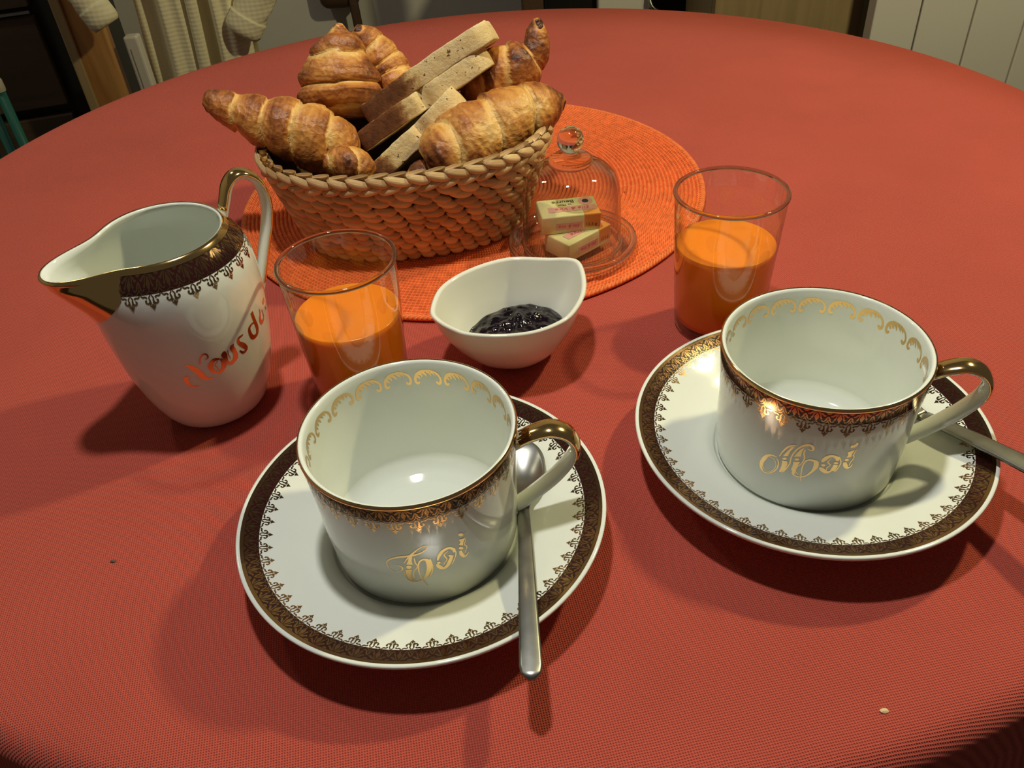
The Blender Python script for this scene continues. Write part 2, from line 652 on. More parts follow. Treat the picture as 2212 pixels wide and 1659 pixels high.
M['lint'] = plain('orange_lint', (0.55, 0.12, 0.02), rough=0.9)

# ---- measured shapes: letter strokes (angle, height, width) on the ware, croissant spines (x, y, z, radius), slice edges, bowl rim
CUP1 = [-0.047, 0.2713]
CUP2 = [0.1476, 0.3054]
MOI = [('s', [(-2.2473, 0.03945, 0.000345), (-2.2848, 0.03944, 0.00072), (-2.3265, 0.03853, 0.001007), (-2.3682, 0.036, 0.001295), (-2.3934, 0.03219, 0.001439), (-2.3938, 0.02906, 0.001295), (-2.3733, 0.02709, 0.00072), (-2.3343, 0.02652, 0.000403), (-2.2884, 0.0277, 0.000403), (-2.2474, 0.02991, 0.000403), (-2.2221, 0.03327, 0.000461), (-2.2217, 0.03638, 0.000461), (-2.2412, 0.03843, 0.000403)]), ('s', [(-2.3424, 0.03635, 0.000259), (-2.3707, 0.03289, 0.000259), (-2.3744, 0.03011, 0.000259), (-2.3504, 0.02826, 0.000259), (-2.3095, 0.02793, 0.000259), (-2.266, 0.02992, 0.000259), (-2.2403, 0.03328, 0.000259), (-2.2529, 0.03637, 0.000259), (-2.2806, 0.03774, 0.000259), (-2.3184, 0.03773, 0.000259)]), ('s', [(-2.2249, 0.04047, 0.000403), (-2.1996, 0.04416, 0.000576), (-2.1627, 0.04772, 0.000863), (-2.1222, 0.04959, 0.00072), (-2.0863, 0.05068, 0.000288)]), ('p', [(-2.0955, 0.04995), (-2.1305, 0.04837), (-2.1652, 0.04461), (-2.1913, 0.04125), (-2.147, 0.04226), (-2.1285, 0.0457), (-2.1096, 0.04803)]), ('p', [(-2.1496, 0.04057), (-2.1524, 0.03993), (-2.1621, 0.03942), (-2.1749, 0.0392), (-2.1863, 0.03927), (-2.1921, 0.03955), (-2.1891, 0.04019), (-2.1795, 0.0407), (-2.1662, 0.04104), (-2.1549, 0.04097)]), ('p', [(-2.1926, 0.03844), (-2.1383, 0.03898), (-2.1305, 0.03704), (-2.1485, 0.03338), (-2.1853, 0.03073), (-2.2012, 0.03073), (-2.1875, 0.03466), (-2.186, 0.03729)]), ('s', [(-2.1681, 0.03107, 0.000403), (-2.138, 0.03407, 0.000461), (-2.1123, 0.03819, 0.000518), (-2.1112, 0.04179, 0.000518), (-2.0972, 0.0448, 0.000518), (-2.0729, 0.04802, 0.000576), (-2.0367, 0.05053, 0.000863), (-1.9981, 0.05202, 0.001151), (-1.9564, 0.05242, 0.001094), (-1.9309, 0.05117, 0.000979), (-1.9288, 0.04975, 0.000748), (-1.952, 0.04945, 0.000518), (-1.9782, 0.05002, 0.000403)]), ('p', [(-2.0096, 0.05062), (-2.0455, 0.04811), (-2.0748, 0.04478), (-2.0865, 0.04301), (-2.0231, 0.0443), (-2.0241, 0.04641), (-2.0154, 0.04896)]), ('p', [(-2.0321, 0.04218), (-2.0349, 0.04168), (-2.0452, 0.04117), (-2.0591, 0.04096), (-2.0713, 0.04103), (-2.0771, 0.04143), (-2.0743, 0.04194), (-2.0639, 0.04245), (-2.0501, 0.04266), (-2.0379, 0.04259)]), ('p', [(-2.0803, 0.03997), (-2.0178, 0.04082), (-2.0313, 0.03881), (-2.0461, 0.03597), (-2.0486, 0.03367), (-2.0322, 0.03205), (-2.0631, 0.03253), (-2.0891, 0.03474), (-2.0818, 0.03748)]), ('s', [(-1.9971, 0.04916, 0.000461), (-2.002, 0.0464, 0.000518), (-1.9872, 0.04349, 0.000518), (-2.0042, 0.04002, 0.000403), (-2.0402, 0.037, 0.000403), (-2.0442, 0.03425, 0.000403), (-2.0106, 0.03261, 0.000345)]), ('s', [(-2.0766, 0.03311, 0.000576), (-2.0484, 0.03148, 0.000633), (-1.9889, 0.0312, 0.000461), (-1.9363, 0.03288, 0.000633), (-1.8906, 0.03615, 0.000979), (-1.8682, 0.03929, 0.001727), (-1.8727, 0.04211, 0.001727), (-1.8982, 0.04314, 0.001151), (-1.9419, 0.0431, 0.000748), (-1.9706, 0.0418, 0.000576), (-1.9886, 0.03865, 0.000518), (-1.9881, 0.03477, 0.000461), (-1.9834, 0.03165, 0.000403), (-1.9741, 0.02863, 0.000288)]), ('s', [(-1.8209, 0.04292, 0.000863), (-1.8014, 0.04499, 0.001727), (-1.77, 0.0467, 0.001439), (-1.7281, 0.04706, 0.001151), (-1.6899, 0.04584, 0.001439), (-1.6777, 0.04415, 0.001151)]), ('s', [(-1.6775, 0.04681, 0.000461), (-1.643, 0.04328, 0.000403), (-1.6563, 0.03928, 0.000461), (-1.6799, 0.03686, 0.000518)]), ('s', [(-1.6825, 0.04137, 0.001727), (-1.691, 0.03938, 0.001727), (-1.6937, 0.03746, 0.000863)]), ('s', [(-1.8292, 0.03922, 0.000863), (-1.803, 0.03816, 0.001727), (-1.7631, 0.03659, 0.001439), (-1.7206, 0.03718, 0.000863), (-1.7129, 0.03931, 0.000461)]), ('s', [(-1.7442, 0.04565, 0.000288), (-1.7669, 0.04313, 0.000403), (-1.7376, 0.04128, 0.000403), (-1.7627, 0.03921, 0.000403), (-1.7602, 0.03717, 0.000288)]), ('p', [(-1.7816, 0.04093), (-1.7837, 0.04045), (-1.7927, 0.04007), (-1.8053, 0.03998), (-1.8171, 0.04029), (-1.8224, 0.04067), (-1.8202, 0.04116), (-1.8112, 0.04153), (-1.7987, 0.04162), (-1.7869, 0.04131)]), ('p', [(-1.6693, 0.04257), (-1.6712, 0.04209), (-1.6798, 0.04172), (-1.6932, 0.04175), (-1.7052, 0.04206), (-1.7115, 0.04257), (-1.7084, 0.04292), (-1.6998, 0.04329), (-1.6864, 0.04326), (-1.6745, 0.04295)]), ('p', [(-1.607, 0.04959), (-1.5403, 0.05081), (-1.5574, 0.04845), (-1.5575, 0.04624), (-1.6046, 0.04599), (-1.5931, 0.04778)]), ('s', [(-1.5276, 0.05065, 0.000288), (-1.541, 0.04751, 0.000403), (-1.5264, 0.0458, 0.000403), (-1.5474, 0.04288, 0.000403), (-1.5537, 0.04055, 0.000345)]), ('p', [(-1.5713, 0.0444), (-1.5728, 0.04389), (-1.5819, 0.04363), (-1.5946, 0.04367), (-1.606, 0.04399), (-1.6122, 0.04452), (-1.6107, 0.04502), (-1.603, 0.04541), (-1.589, 0.04525), (-1.5776, 0.04493)]), ('s', [(-1.6075, 0.04295, 0.001151), (-1.5882, 0.04065, 0.001583), (-1.5651, 0.03924, 0.001151), (-1.537, 0.0396, 0.000633), (-1.5224, 0.04145, 0.000288)]), ('s', [(-1.5942, 0.05339, 0.001151), (-1.5681, 0.05309, 0.001382), (-1.5453, 0.05411, 0.001209), (-1.5405, 0.05539, 0.000633)])]
TOI = [('s', [(-1.7416, 0.03789, 0.000264), (-1.7017, 0.03713, 0.000462), (-1.6895, 0.03563, 0.000529), (-1.7133, 0.03409, 0.000396), (-1.7616, 0.03312, 0.000264), (-1.8143, 0.03458, 0.00033), (-1.8324, 0.03783, 0.000396), (-1.8244, 0.03979, 0.000462), (-1.7835, 0.04182, 0.000661), (-1.7146, 0.04323, 0.000859), (-1.6432, 0.04382, 0.000991), (-1.5734, 0.04426, 0.000859), (-1.5029, 0.04508, 0.000727), (-1.4506, 0.04672, 0.000529), (-1.4262, 0.04883, 0.000396), (-1.4392, 0.04978, 0.00033), (-1.4849, 0.04904, 0.000462), (-1.5383, 0.04688, 0.000661), (-1.5862, 0.04456, 0.000826), (-1.6285, 0.04207, 0.000462), (-1.6653, 0.03941, 0.000396)]), ('p', [(-1.6102, 0.04451), (-1.5742, 0.044), (-1.5923, 0.0404), (-1.5889, 0.03814), (-1.6479, 0.03831), (-1.6165, 0.04151)]), ('p', [(-1.6042, 0.03646), (-1.6113, 0.03577), (-1.6255, 0.03535), (-1.6412, 0.03539), (-1.6522, 0.03589), (-1.6545, 0.03661), (-1.6472, 0.0373), (-1.6331, 0.03772), (-1.6176, 0.03767), (-1.6066, 0.03718)]), ('p', [(-1.664, 0.03476), (-1.6032, 0.03485), (-1.6309, 0.03091), (-1.6253, 0.02833), (-1.5874, 0.02638), (-1.6318, 0.02645), (-1.6637, 0.02897), (-1.6719, 0.03223)]), ('s', [(-1.6868, 0.03348, 0.00033), (-1.6793, 0.02969, 0.000396), (-1.6457, 0.02675, 0.000462), (-1.5881, 0.02618, 0.000462), (-1.5407, 0.02713, 0.000396)]), ('s', [(-1.5624, 0.04227, 0.00033), (-1.5615, 0.03912, 0.000462), (-1.5479, 0.03669, 0.000462), (-1.585, 0.03387, 0.000396), (-1.6021, 0.03083, 0.000396), (-1.591, 0.02755, 0.000396)]), ('s', [(-1.4907, 0.02235, 0.000264), (-1.521, 0.02625, 0.000396), (-1.5435, 0.03105, 0.000462), (-1.5414, 0.03653, 0.000529), (-1.518, 0.03976, 0.000595), (-1.4739, 0.04067, 0.000991), (-1.4437, 0.03899, 0.001652), (-1.4437, 0.03474, 0.001817), (-1.4717, 0.03082, 0.001487), (-1.5172, 0.0276, 0.000661)]), ('s', [(-1.4223, 0.04049, 0.00033), (-1.4114, 0.03543, 0.000396), (-1.4281, 0.03134, 0.000396), (-1.4692, 0.02758, 0.000396)]), ('s', [(-1.3587, 0.03821, 0.000428), (-1.3272, 0.04171, 0.00137), (-1.2791, 0.04389, 0.00137), (-1.2279, 0.04391, 0.001028), (-1.1937, 0.04196, 0.001028), (-1.1923, 0.04019, 0.000685)]), ('s', [(-1.1843, 0.04269, 0.000257), (-1.1774, 0.03901, 0.000428), (-1.1987, 0.03594, 0.000385), (-1.2298, 0.03301, 0.000343)]), ('s', [(-1.214, 0.0386, 0.000942), (-1.2319, 0.03699, 0.001456), (-1.2712, 0.03336, 0.001456), (-1.3168, 0.03209, 0.001285), (-1.3557, 0.03423, 0.001456), (-1.3687, 0.03603, 0.000599)]), ('s', [(-1.2496, 0.04233, 0.0003), (-1.291, 0.04061, 0.000385), (-1.2696, 0.03719, 0.000385), (-1.3067, 0.03504, 0.0003)]), ('p', [(-1.3347, 0.03632), (-1.3386, 0.03586), (-1.3472, 0.03577), (-1.3571, 0.03593), (-1.3647, 0.03649), (-1.3668, 0.03696), (-1.3628, 0.03728), (-1.3542, 0.03737), (-1.3443, 0.03721), (-1.3369, 0.03679)]), ('p', [(-1.2151, 0.03807), (-1.2198, 0.0379), (-1.2291, 0.03781), (-1.2405, 0.03811), (-1.2493, 0.03867), (-1.252, 0.03914), (-1.2477, 0.03946), (-1.238, 0.03941), (-1.2267, 0.0391), (-1.2183, 0.03868)]), ('p', [(-1.1333, 0.04689), (-1.0621, 0.04621), (-1.0913, 0.04394), (-1.0993, 0.04199), (-1.1399, 0.04359), (-1.1197, 0.04484)]), ('p', [(-1.0982, 0.03999), (-1.1042, 0.03976), (-1.116, 0.03978), (-1.1302, 0.04023), (-1.1407, 0.04082), (-1.1443, 0.04148), (-1.1391, 0.04185), (-1.1274, 0.04183), (-1.1132, 0.04139), (-1.1019, 0.04066)]), ('s', [(-1.1338, 0.03942, 0.000942), (-1.125, 0.03682, 0.001285), (-1.0932, 0.03446, 0.000856), (-1.0497, 0.03615, 0.0003)]), ('s', [(-1.0603, 0.04555, 0.000257), (-1.0837, 0.04233, 0.000343), (-1.0615, 0.03983, 0.000343), (-1.092, 0.03703, 0.000343)]), ('p', [(-1.0818, 0.04861), (-1.0878, 0.04817), (-1.1006, 0.04815), (-1.1154, 0.04859), (-1.1268, 0.04936), (-1.1308, 0.05022), (-1.1248, 0.05066), (-1.1122, 0.05068), (-1.0975, 0.05024), (-1.086, 0.04948)]), ('s', [(-1.0836, 0.04911, 0.000343), (-1.0594, 0.04889, 0.000257), (-1.0527, 0.04985, 0.000214)])]
NOUS = [('s', [(-1.3266, 0.04266, 0.000516), (-1.4014, 0.04333, 0.000825), (-1.4364, 0.04615, 0.001856), (-1.4386, 0.04954, 0.001856), (-1.3962, 0.05079, 0.000825)]), ('s', [(-1.3792, 0.05906, 0.000722), (-1.3168, 0.05659, 0.002062), (-1.268, 0.05269, 0.002681), (-1.2321, 0.04821, 0.002578), (-1.1895, 0.04616, 0.001443), (-1.114, 0.04537, 0.000516)]), ('s', [(-1.2171, 0.05699, 0.000619), (-1.1858, 0.06095, 0.000722), (-1.1358, 0.06287, 0.000825), (-1.0991, 0.06186, 0.000722), (-1.1016, 0.05964, 0.000619), (-1.1399, 0.05883, 0.000412)]), ('s', [(-0.9755, 0.05632, 0.001031), (-1.0461, 0.0569, 0.001856), (-1.1024, 0.0539, 0.002371), (-1.0963, 0.04995, 0.001753), (-1.041, 0.04768, 0.001237), (-0.9735, 0.04887, 0.002165), (-0.9387, 0.05256, 0.002165), (-0.9652, 0.05609, 0.001031)]), ('s', [(-1.0043, 0.05537, 0.000412), (-1.0524, 0.05322, 0.000464), (-1.0274, 0.05076, 0.000464), (-1.0433, 0.04915, 0.000361)]), ('s', [(-0.8946, 0.05969, 0.000722), (-0.9064, 0.0578, 0.002681), (-0.8999, 0.05475, 0.001753), (-0.8897, 0.05146, 0.00134), (-0.8384, 0.0503, 0.002062), (-0.7729, 0.05211, 0.002474), (-0.7648, 0.05569, 0.001959), (-0.786, 0.05936, 0.002268), (-0.7543, 0.06115, 0.000619)]), ('s', [(-0.8495, 0.05922, 0.000361), (-0.8542, 0.05613, 0.000412), (-0.8403, 0.05325, 0.000412)]), ('s', [(-0.5941, 0.06292, 0.000825), (-0.6715, 0.06241, 0.00134), (-0.6793, 0.05984, 0.001547), (-0.6268, 0.05646, 0.002371), (-0.5918, 0.05322, 0.00165), (-0.6474, 0.05204, 0.00134), (-0.6974, 0.05476, 0.000722)]), ('s', [(-0.3679, 0.07117, 0.001856), (-0.3517, 0.06561, 0.001856), (-0.3257, 0.05939, 0.002062), (-0.3607, 0.05617, 0.001959), (-0.448, 0.05668, 0.002165), (-0.48, 0.06074, 0.001753), (-0.4702, 0.06379, 0.001443), (-0.3998, 0.06467, 0.000928), (-0.3301, 0.06316, 0.000516)]), ('s', [(-0.1949, 0.06801, 0.000619), (-0.1915, 0.06494, 0.001134), (-0.2228, 0.06229, 0.001856), (-0.1959, 0.05905, 0.002062), (-0.1076, 0.06001, 0.001134), (-0.1256, 0.06534, 0.000619)]), ('s', [(-0.0516, 0.06729, 0.002062), (0.0381, 0.06765, 0.002371)]), ('s', [(0.014, 0.0636, 0.000619), (0.0499, 0.06079, 0.000722)])]
CROISSANT = {'C1': [[-0.1977, 0.585, 0.1149, 0.0045], [-0.1942, 0.585, 0.1136, 0.0084], [-0.1878, 0.585, 0.1101, 0.0113], [-0.1752, 0.585, 0.1025, 0.015], [-0.1591, 0.585, 0.095, 0.0197], [-0.1395, 0.585, 0.0869, 0.0236], [-0.1215, 0.585, 0.0774, 0.0238], [-0.112, 0.59, 0.0684, 0.0198], [-0.1078, 0.595, 0.0622, 0.011]], 'C2': [[-0.1063, 0.655, 0.1377, 0.0034], [-0.1075, 0.655, 0.1312, 0.009], [-0.1078, 0.65, 0.1233, 0.0187], [-0.1106, 0.645, 0.1098, 0.0266], [-0.1121, 0.64, 0.0959, 0.0317], [-0.1126, 0.635, 0.0864, 0.0297], [-0.113, 0.63, 0.0764, 0.0177]], 'C2b': [[-0.0989, 0.675, 0.128, 0.0043], [-0.0929, 0.675, 0.1214, 0.0108], [-0.0848, 0.672, 0.1105, 0.0152], [-0.0772, 0.668, 0.0976, 0.0182], [-0.0698, 0.66, 0.0853, 0.0175], [-0.0649, 0.655, 0.0719, 0.0129]], 'C3': [[0.0399, 0.64, 0.1346, 0.0027], [0.0395, 0.64, 0.1265, 0.0075], [0.0377, 0.637, 0.1142, 0.011], [0.0306, 0.635, 0.107, 0.0166], [0.0211, 0.63, 0.1026, 0.0207], [0.0077, 0.63, 0.095, 0.0216], [-0.0086, 0.63, 0.0893, 0.0175], [-0.0194, 0.63, 0.0867, 0.0105]], 'C4': [[0.0545, 0.6, 0.0893, 0.004], [0.0465, 0.598, 0.0873, 0.0128], [0.0308, 0.592, 0.0854, 0.0208], [0.0099, 0.582, 0.0818, 0.0253], [-0.0143, 0.572, 0.0742, 0.0278], [-0.0349, 0.563, 0.0677, 0.0244], [-0.0454, 0.56, 0.0623, 0.0148]], 'C5': [[-0.1193, 0.56, 0.0729, 0.0065], [-0.1082, 0.56, 0.0712, 0.0124], [-0.0989, 0.56, 0.0683, 0.0138], [-0.0916, 0.56, 0.0627, 0.0105], [-0.0875, 0.56, 0.0578, 0.0046]], 'C6': [[-0.0634, 0.56, 0.0521, 0.0067], [-0.0546, 0.56, 0.0549, 0.0113], [-0.0443, 0.56, 0.0576, 0.0113], [-0.0357, 0.56, 0.0604, 0.0066]]}
BREAD = {'A': ([-0.0924, 0.6, 0.0876], [0.0027, 0.605, 0.1411], 0.0145), 'B': ([-0.0974, 0.588, 0.0723], [0.0006, 0.6, 0.1256], 0.0145), 'C': ([-0.0883, 0.565, 0.0554], [-0.0211, 0.585, 0.105], 0.015)}
BOWL = [[-0.044, 0.4022], [-0.0404, 0.4246], [-0.0307, 0.4393], [-0.0159, 0.4501], [-0.0007, 0.4561], [0.0119, 0.4566], [0.0291, 0.452], [0.0436, 0.4477], [0.0487, 0.4401], [0.0493, 0.4216], [0.046, 0.4049], [0.0372, 0.3874], [0.0273, 0.3787], [0.0136, 0.3731], [-0.0041, 0.3725], [-0.0217, 0.3758], [-0.0305, 0.3814], [-0.0397, 0.3912]]

# ------------------------------------------------------------------ setting
struct(box_obj('floor', (-2.2, 2.4, -1.2, 2.25, -0.80, -0.75), M['floor']))
struct(box_obj('wall_back', (-2.2, 2.4, 2.20, 2.30, -0.75, 1.7), M['wall']))
struct(box_obj('wall_left', (-2.25, -2.15, -1.2, 2.2, -0.75, 1.7), M['wall']))

TC = (0.0064, 0.6476)
TR = 0.5216

# round table hidden under the cloth
tb = thing('round_table', 'round wooden table hidden beneath the red tablecloth', 'table', (TC[0], TC[1], -0.75))
v, f = lathe([(0, 0.722), (0.505, 0.722), (0.512, 0.730), (0.512, 0.742), (0.505, 0.7455), (0, 0.7455)], 64)
mesh_obj('table_top', v, f, M['oak'], tb, smooth=False)
v, f = lathe([(0, 0.03), (0.06, 0.03), (0.045, 0.12), (0.04, 0.6), (0.09, 0.722), (0, 0.722)], 24)
mesh_obj('pedestal', v, f, M['oak'], tb)
for k in range(4):
    bm = bmesh.new()
    box_bm(bm, 0.03, 0.34, -0.03, 0.03, 0.0, 0.045, 0.008)
    bmesh.ops.rotate(bm, verts=bm.verts[:], cent=(0, 0, 0), matrix=Matrix.Rotation(k * math.pi / 2 + 0.6, 3, 'Z'))
    bm_obj('foot', bm, M['oak'], tb)


def make_cloth():
    seg = 240
    rows = [(r, 0.0, 0.0) for r in np.linspace(0.02, TR - 0.02, 26)]
    rr = 0.014
    for k in range(1, 8):
        a = k / 7 * math.pi / 2
        rows.append((TR - rr + rr * math.sin(a) - 0.001, -rr + rr * math.cos(a), 0.0))
    for k in range(1, 15):
        rows.append((TR + 0.0005 * k, -rr - 0.016 * k, k / 14))
    verts = [(0, 0, 0)]
    faces = []
    for r, z, w in rows:
        for k in range(seg):
            a = 2 * math.pi * k / seg
            wave = (0.016 * math.sin(11 * a + 0.7) + 0.010 * math.sin(19 * a + 2.0) + 0.018) * w ** 1.3
            h = 0.0
            if w == 0.0 and z == 0.0 and r > 0.05:
                x, y = r * math.cos(a), r * math.sin(a)
                h = 0.0
            verts.append(((r + wave) * math.cos(a), (r + wave) * math.sin(a), z + h))
    for k in range(seg):
        faces.append((0, 1 + k, 1 + (k + 1) % seg))
    for i in range(len(rows) - 1):
        for k in range(seg):
            k2 = (k + 1) % seg
            a, b = 1 + i * seg, 1 + (i + 1) * seg
            faces.append((a + k, b + k, b + k2, a + k2))
    o = mesh_obj('tablecloth', verts, faces, M['cloth'], loc=(TC[0], TC[1], 0))
    return tag(o, 'brick red woven tablecloth draped over the round table', 'tablecloth')


make_cloth()


# ------------------------------------------------------------------ placemat
def make_mat():
    t = thing('placemat', 'round orange coiled paper cord placemat under the bread basket', 'placemat', (-0.0195, 0.6444, 0.0004))
    n = 57
    R = 0.1862
    prof = [(0.0, 0.0028)]
    for k in range(n):
        r0, r1 = R * k / n, R * (k + 1) / n
        for q in (0.12, 0.32, 0.5, 0.68, 0.88):
            zz = 0.0012 + 0.0024 * math.sin(math.pi * q) ** 0.8
            prof.append((r0 + (r1 - r0) * q, zz))
        prof.append((r1, 0.0010))
    prof.append((R, 0.0))
    v, f = lathe(prof, 200)
    mesh_obj('coil', v, f, M['cord'], t)
    path = [(0.1880 * math.cos(a), 0.1880 * math.sin(a), 0.0021) for a in np.linspace(0, 2 * math.pi, 241)[:-1]]
    v, f = sweep(path, [(0, 0, 1)] * len(path), lambda i, n: ring_section(0.0026, 0.0020 + 0.0002 * (i % 2), 8), closed=True)
    mesh_obj('edge_cord', v, f, M['cord'], t)


make_mat()


# ------------------------------------------------------------------ surface print (gilding) helpers
class Print:
    """flat ornaments drawn in a (u, v) plane in metres and laid on a curved surface"""

    def __init__(self):
        self.bm = bmesh.new()

    def stroke(self, pts, n=4, closed=False):
        P = crom(pts, n, closed)
        m = len(P)
        L, Rr = [], []
        for i in range(m):
            a = P[(i - 1) % m] if closed or i > 0 else P[i]
            b = P[(i + 1) % m] if closed or i < m - 1 else P[i]
            d = b[:2] - a[:2]
            l = math.hypot(*d) or 1e-9
            nx, ny = -d[1] / l, d[0] / l
            w = max(P[i][2], 1e-5) / 2
            L.append(self.bm.verts.new((P[i][0] + nx * w, P[i][1] + ny * w, 0)))
            Rr.append(self.bm.verts.new((P[i][0] - nx * w, P[i][1] - ny * w, 0)))
        for i in range(m if closed else m - 1):
            j = (i + 1) % m
            self.bm.faces.new((L[i], L[j], Rr[j], Rr[i]))

    def poly(self, pts):
        vs = [self.bm.verts.new((p[0], p[1], 0)) for p in pts]
        fc = self.bm.faces.new(vs)
        bmesh.ops.triangulate(self.bm, faces=[fc])

    def mirror(self, fn):
        pass

    def cut(self, du, dv=None):
        us = [v.co.x for v in self.bm.verts]
        for u in np.arange(min(us) + du, max(us), du):
            bmesh.ops.bisect_plane(self.bm, geom=self.bm.verts[:] + self.bm.edges[:] + self.bm.faces[:], plane_co=(u, 0, 0), plane_no=(1, 0, 0))
        if dv:
            vs = [v.co.y for v in self.bm.verts]
            for q in np.arange(min(vs) + dv, max(vs), dv):
                bmesh.ops.bisect_plane(self.bm, geom=self.bm.verts[:] + self.bm.edges[:] + self.bm.faces[:], plane_co=(0, q, 0), plane_no=(0, 1, 0))

    def data(self):
        self.bm.verts.ensure_lookup_table()
        self.bm.verts.index_update()
        return [(v.co.x, v.co.y) for v in self.bm.verts], [[v.index for v in fc.verts] for fc in self.bm.faces]


def lay(name, uv, faces, fn, shifts, mat, parent):
    verts, fs = [], []
    for s in shifts:
        b = len(verts)
        verts += [fn(u + s, v) for u, v in uv]
        fs += [[b + i for i in fc] for fc in faces]
    return mesh_obj(name, verts, fs, mat, parent)


def band_unit(P, H):
    """leaf border: rays, a lozenge and hooked leaves on the maroon ground; u in [-P/2, P/2], v in [0, H]"""
    pr = Print()
    q = lambda pts, s=1: [(s * a * P, b * H) for a, b in pts]
    pr.poly(q([(0, 0.06), (0.115, 0.46), (0, 0.86), (-0.115, 0.46)]))
    for s in (1, -1):
        pr.poly(q([(0.02, 0.04), (0.17, 0.22), (0.20, 0.44), (0.27, 0.58), (0.19, 0.66), (0.15, 0.52), (0.14, 0.34)], s))
        pr.poly(q([(0.02, 0.02), (0.24, 0.09), (0.34, 0.24), (0.42, 0.24), (0.37, 0.36), (0.30, 0.36), (0.22, 0.24)], s))
        pr.poly(q([(0.36, 0.02), (0.50, 0.02), (0.50, 0.16), (0.43, 0.13)], s))
        pr.stroke([(s * a * P, b * H, w * P) for a, b, w in ((0.50, 0.34, 0.07), (0.44, 0.50, 0.08), (0.40, 0.68, 0.07), (0.32, 0.80, 0.05), (0.25, 0.76, 0.05), (0.26, 0.68, 0.07))], 3)
        pr.stroke([(s * a * P, b * H, w * P) for a, b, w in ((0.50, 0.58, 0.06), (0.49, 0.75, 0.05), (0.40, 0.92, 0.05), (0.30, 0.97, 0.04))], 3)
        pr.stroke([(s * a * P, b * H, w * P) for a, b, w in ((0.0, 0.84, 0.03), (0.09, 0.90, 0.04), (0.18, 0.98, 0.04))], 2)
    pr.cut(P / 5)
    return pr.data()


def fleur_unit(P, H):
    pr = Print()
    for s in (1, -1):
        pr.stroke([(s * a * P, b * H, w * P) for a, b, w in ((0.02, 0.02, 0.05), (0.10, 0.20, 0.07), (0.08, 0.42, 0.09), (0.17, 0.56, 0.08), (0.27, 0.50, 0.07), (0.28, 0.38, 0.09), (0.22, 0.36, 0.08))], 3)
        pr.stroke([(s * a * P, b * H, w * P) for a, b, w in ((0.48, 0.02, 0.05), (0.38, 0.14, 0.08), (0.26, 0.12, 0.07), (0.20, 0.22, 0.10))], 3)
        pr.stroke([(s * a * P, b * H, w * P) for a, b, w in ((0.03, 0.50, 0.05), (0.10, 0.62, 0.06), (0.14, 0.66, 0.04))], 2)
    q = lambda pts: [(a * P, b * H) for a, b in pts]
    pr.poly(q([(0, 0.56), (0.05, 0.70), (0.16, 0.72), (0.08, 0.82), (0.0, 1.0), (-0.08, 0.82), (-0.16, 0.72), (-0.05, 0.70)]))
    return pr.data()


def scroll_unit(P, H):
    """acanthus C-scroll used inside the cups"""
    pr = Print()
    W = P
    pr.stroke([(a * W, b * H, w * H) for a, b, w in ((-0.30, 0.80, 0.10), (-0.36, 0.92, 0.16), (-0.42, 0.84, 0.16), (-0.44, 0.62, 0.14), (-0.38, 0.36, 0.20), (-0.24, 0.16, 0.20), (-0.05, 0.07, 0.13), (0.14, 0.10, 0.12), (0.30, 0.24, 0.13), (0.41, 0.48, 0.13), (0.43, 0.74, 0.14), (0.37, 0.92, 0.18), (0.30, 0.86, 0.14), (0.31, 0.76, 0.10))], 4)
    for pts in (((-0.30, 0.24, 0.16), (-0.22, 0.36, 0.14), (-0.20, 0.52, 0.04)), ((-0.18, 0.18, 0.16), (-0.08, 0.32, 0.13), (-0.04, 0.50, 0.03)), ((-0.04, 0.13, 0.14), (0.07, 0.26, 0.11), (0.12, 0.42, 0.03)), ((-0.37, 0.45, 0.14), (-0.30, 0.52, 0.12), (-0.29, 0.64, 0.03)), ((0.10, 0.14, 0.12), (0.20, 0.28, 0.08), (0.23, 0.40, 0.03))):
        pr.stroke([(a * W, b * H, w * H) for a, b, w in pts], 3)
    pr.cut(P / 6)
    return pr.data()


def letters(name, strokes, rref, zoff, fn, mat, parent):
    pr = Print()
    for kind, pts in strokes:
        if len(pts) < 2:
            continue
        if kind == 's':
            pr.stroke([(a * rref, z - zoff, w * 1.2) for a, z, w in pts], 4)
        elif len(pts) > 2:
            pr.poly([(a * rref, z - zoff) for a, z in pts])
    pr.cut(0.0022)
    uv, fs = pr.data()
    return lay(name, uv, fs, fn, [0.0], mat, parent)


# ------------------------------------------------------------------ cups and saucers
CUP_OUT = crom([(0.0416, 0.0004), (0.0432, 0.0016), (0.0441, 0.0050), (0.0446, 0.0135), (0.0454, 0.0240), (0.0459, 0.0400), (0.0477, 0.0680)], 8)
CUP_Z0 = 0.0062


def cup_r(z):
    return float(np.interp(z, CUP_OUT[:, 1], CUP_OUT[:, 0]))


def cup_in(z):
    return cup_r(z) - 0.0024


HANDLE = crom([(0.0452, 0.0570), (0.0490, 0.0588), (0.0552, 0.0622), (0.0624, 0.0640), (0.0692, 0.0613), (0.0726, 0.0548), (0.0712, 0.0470), (0.0645, 0.0365), (0.0560, 0.0272), (0.0485, 0.0200), (0.0425, 0.0145)], 6)


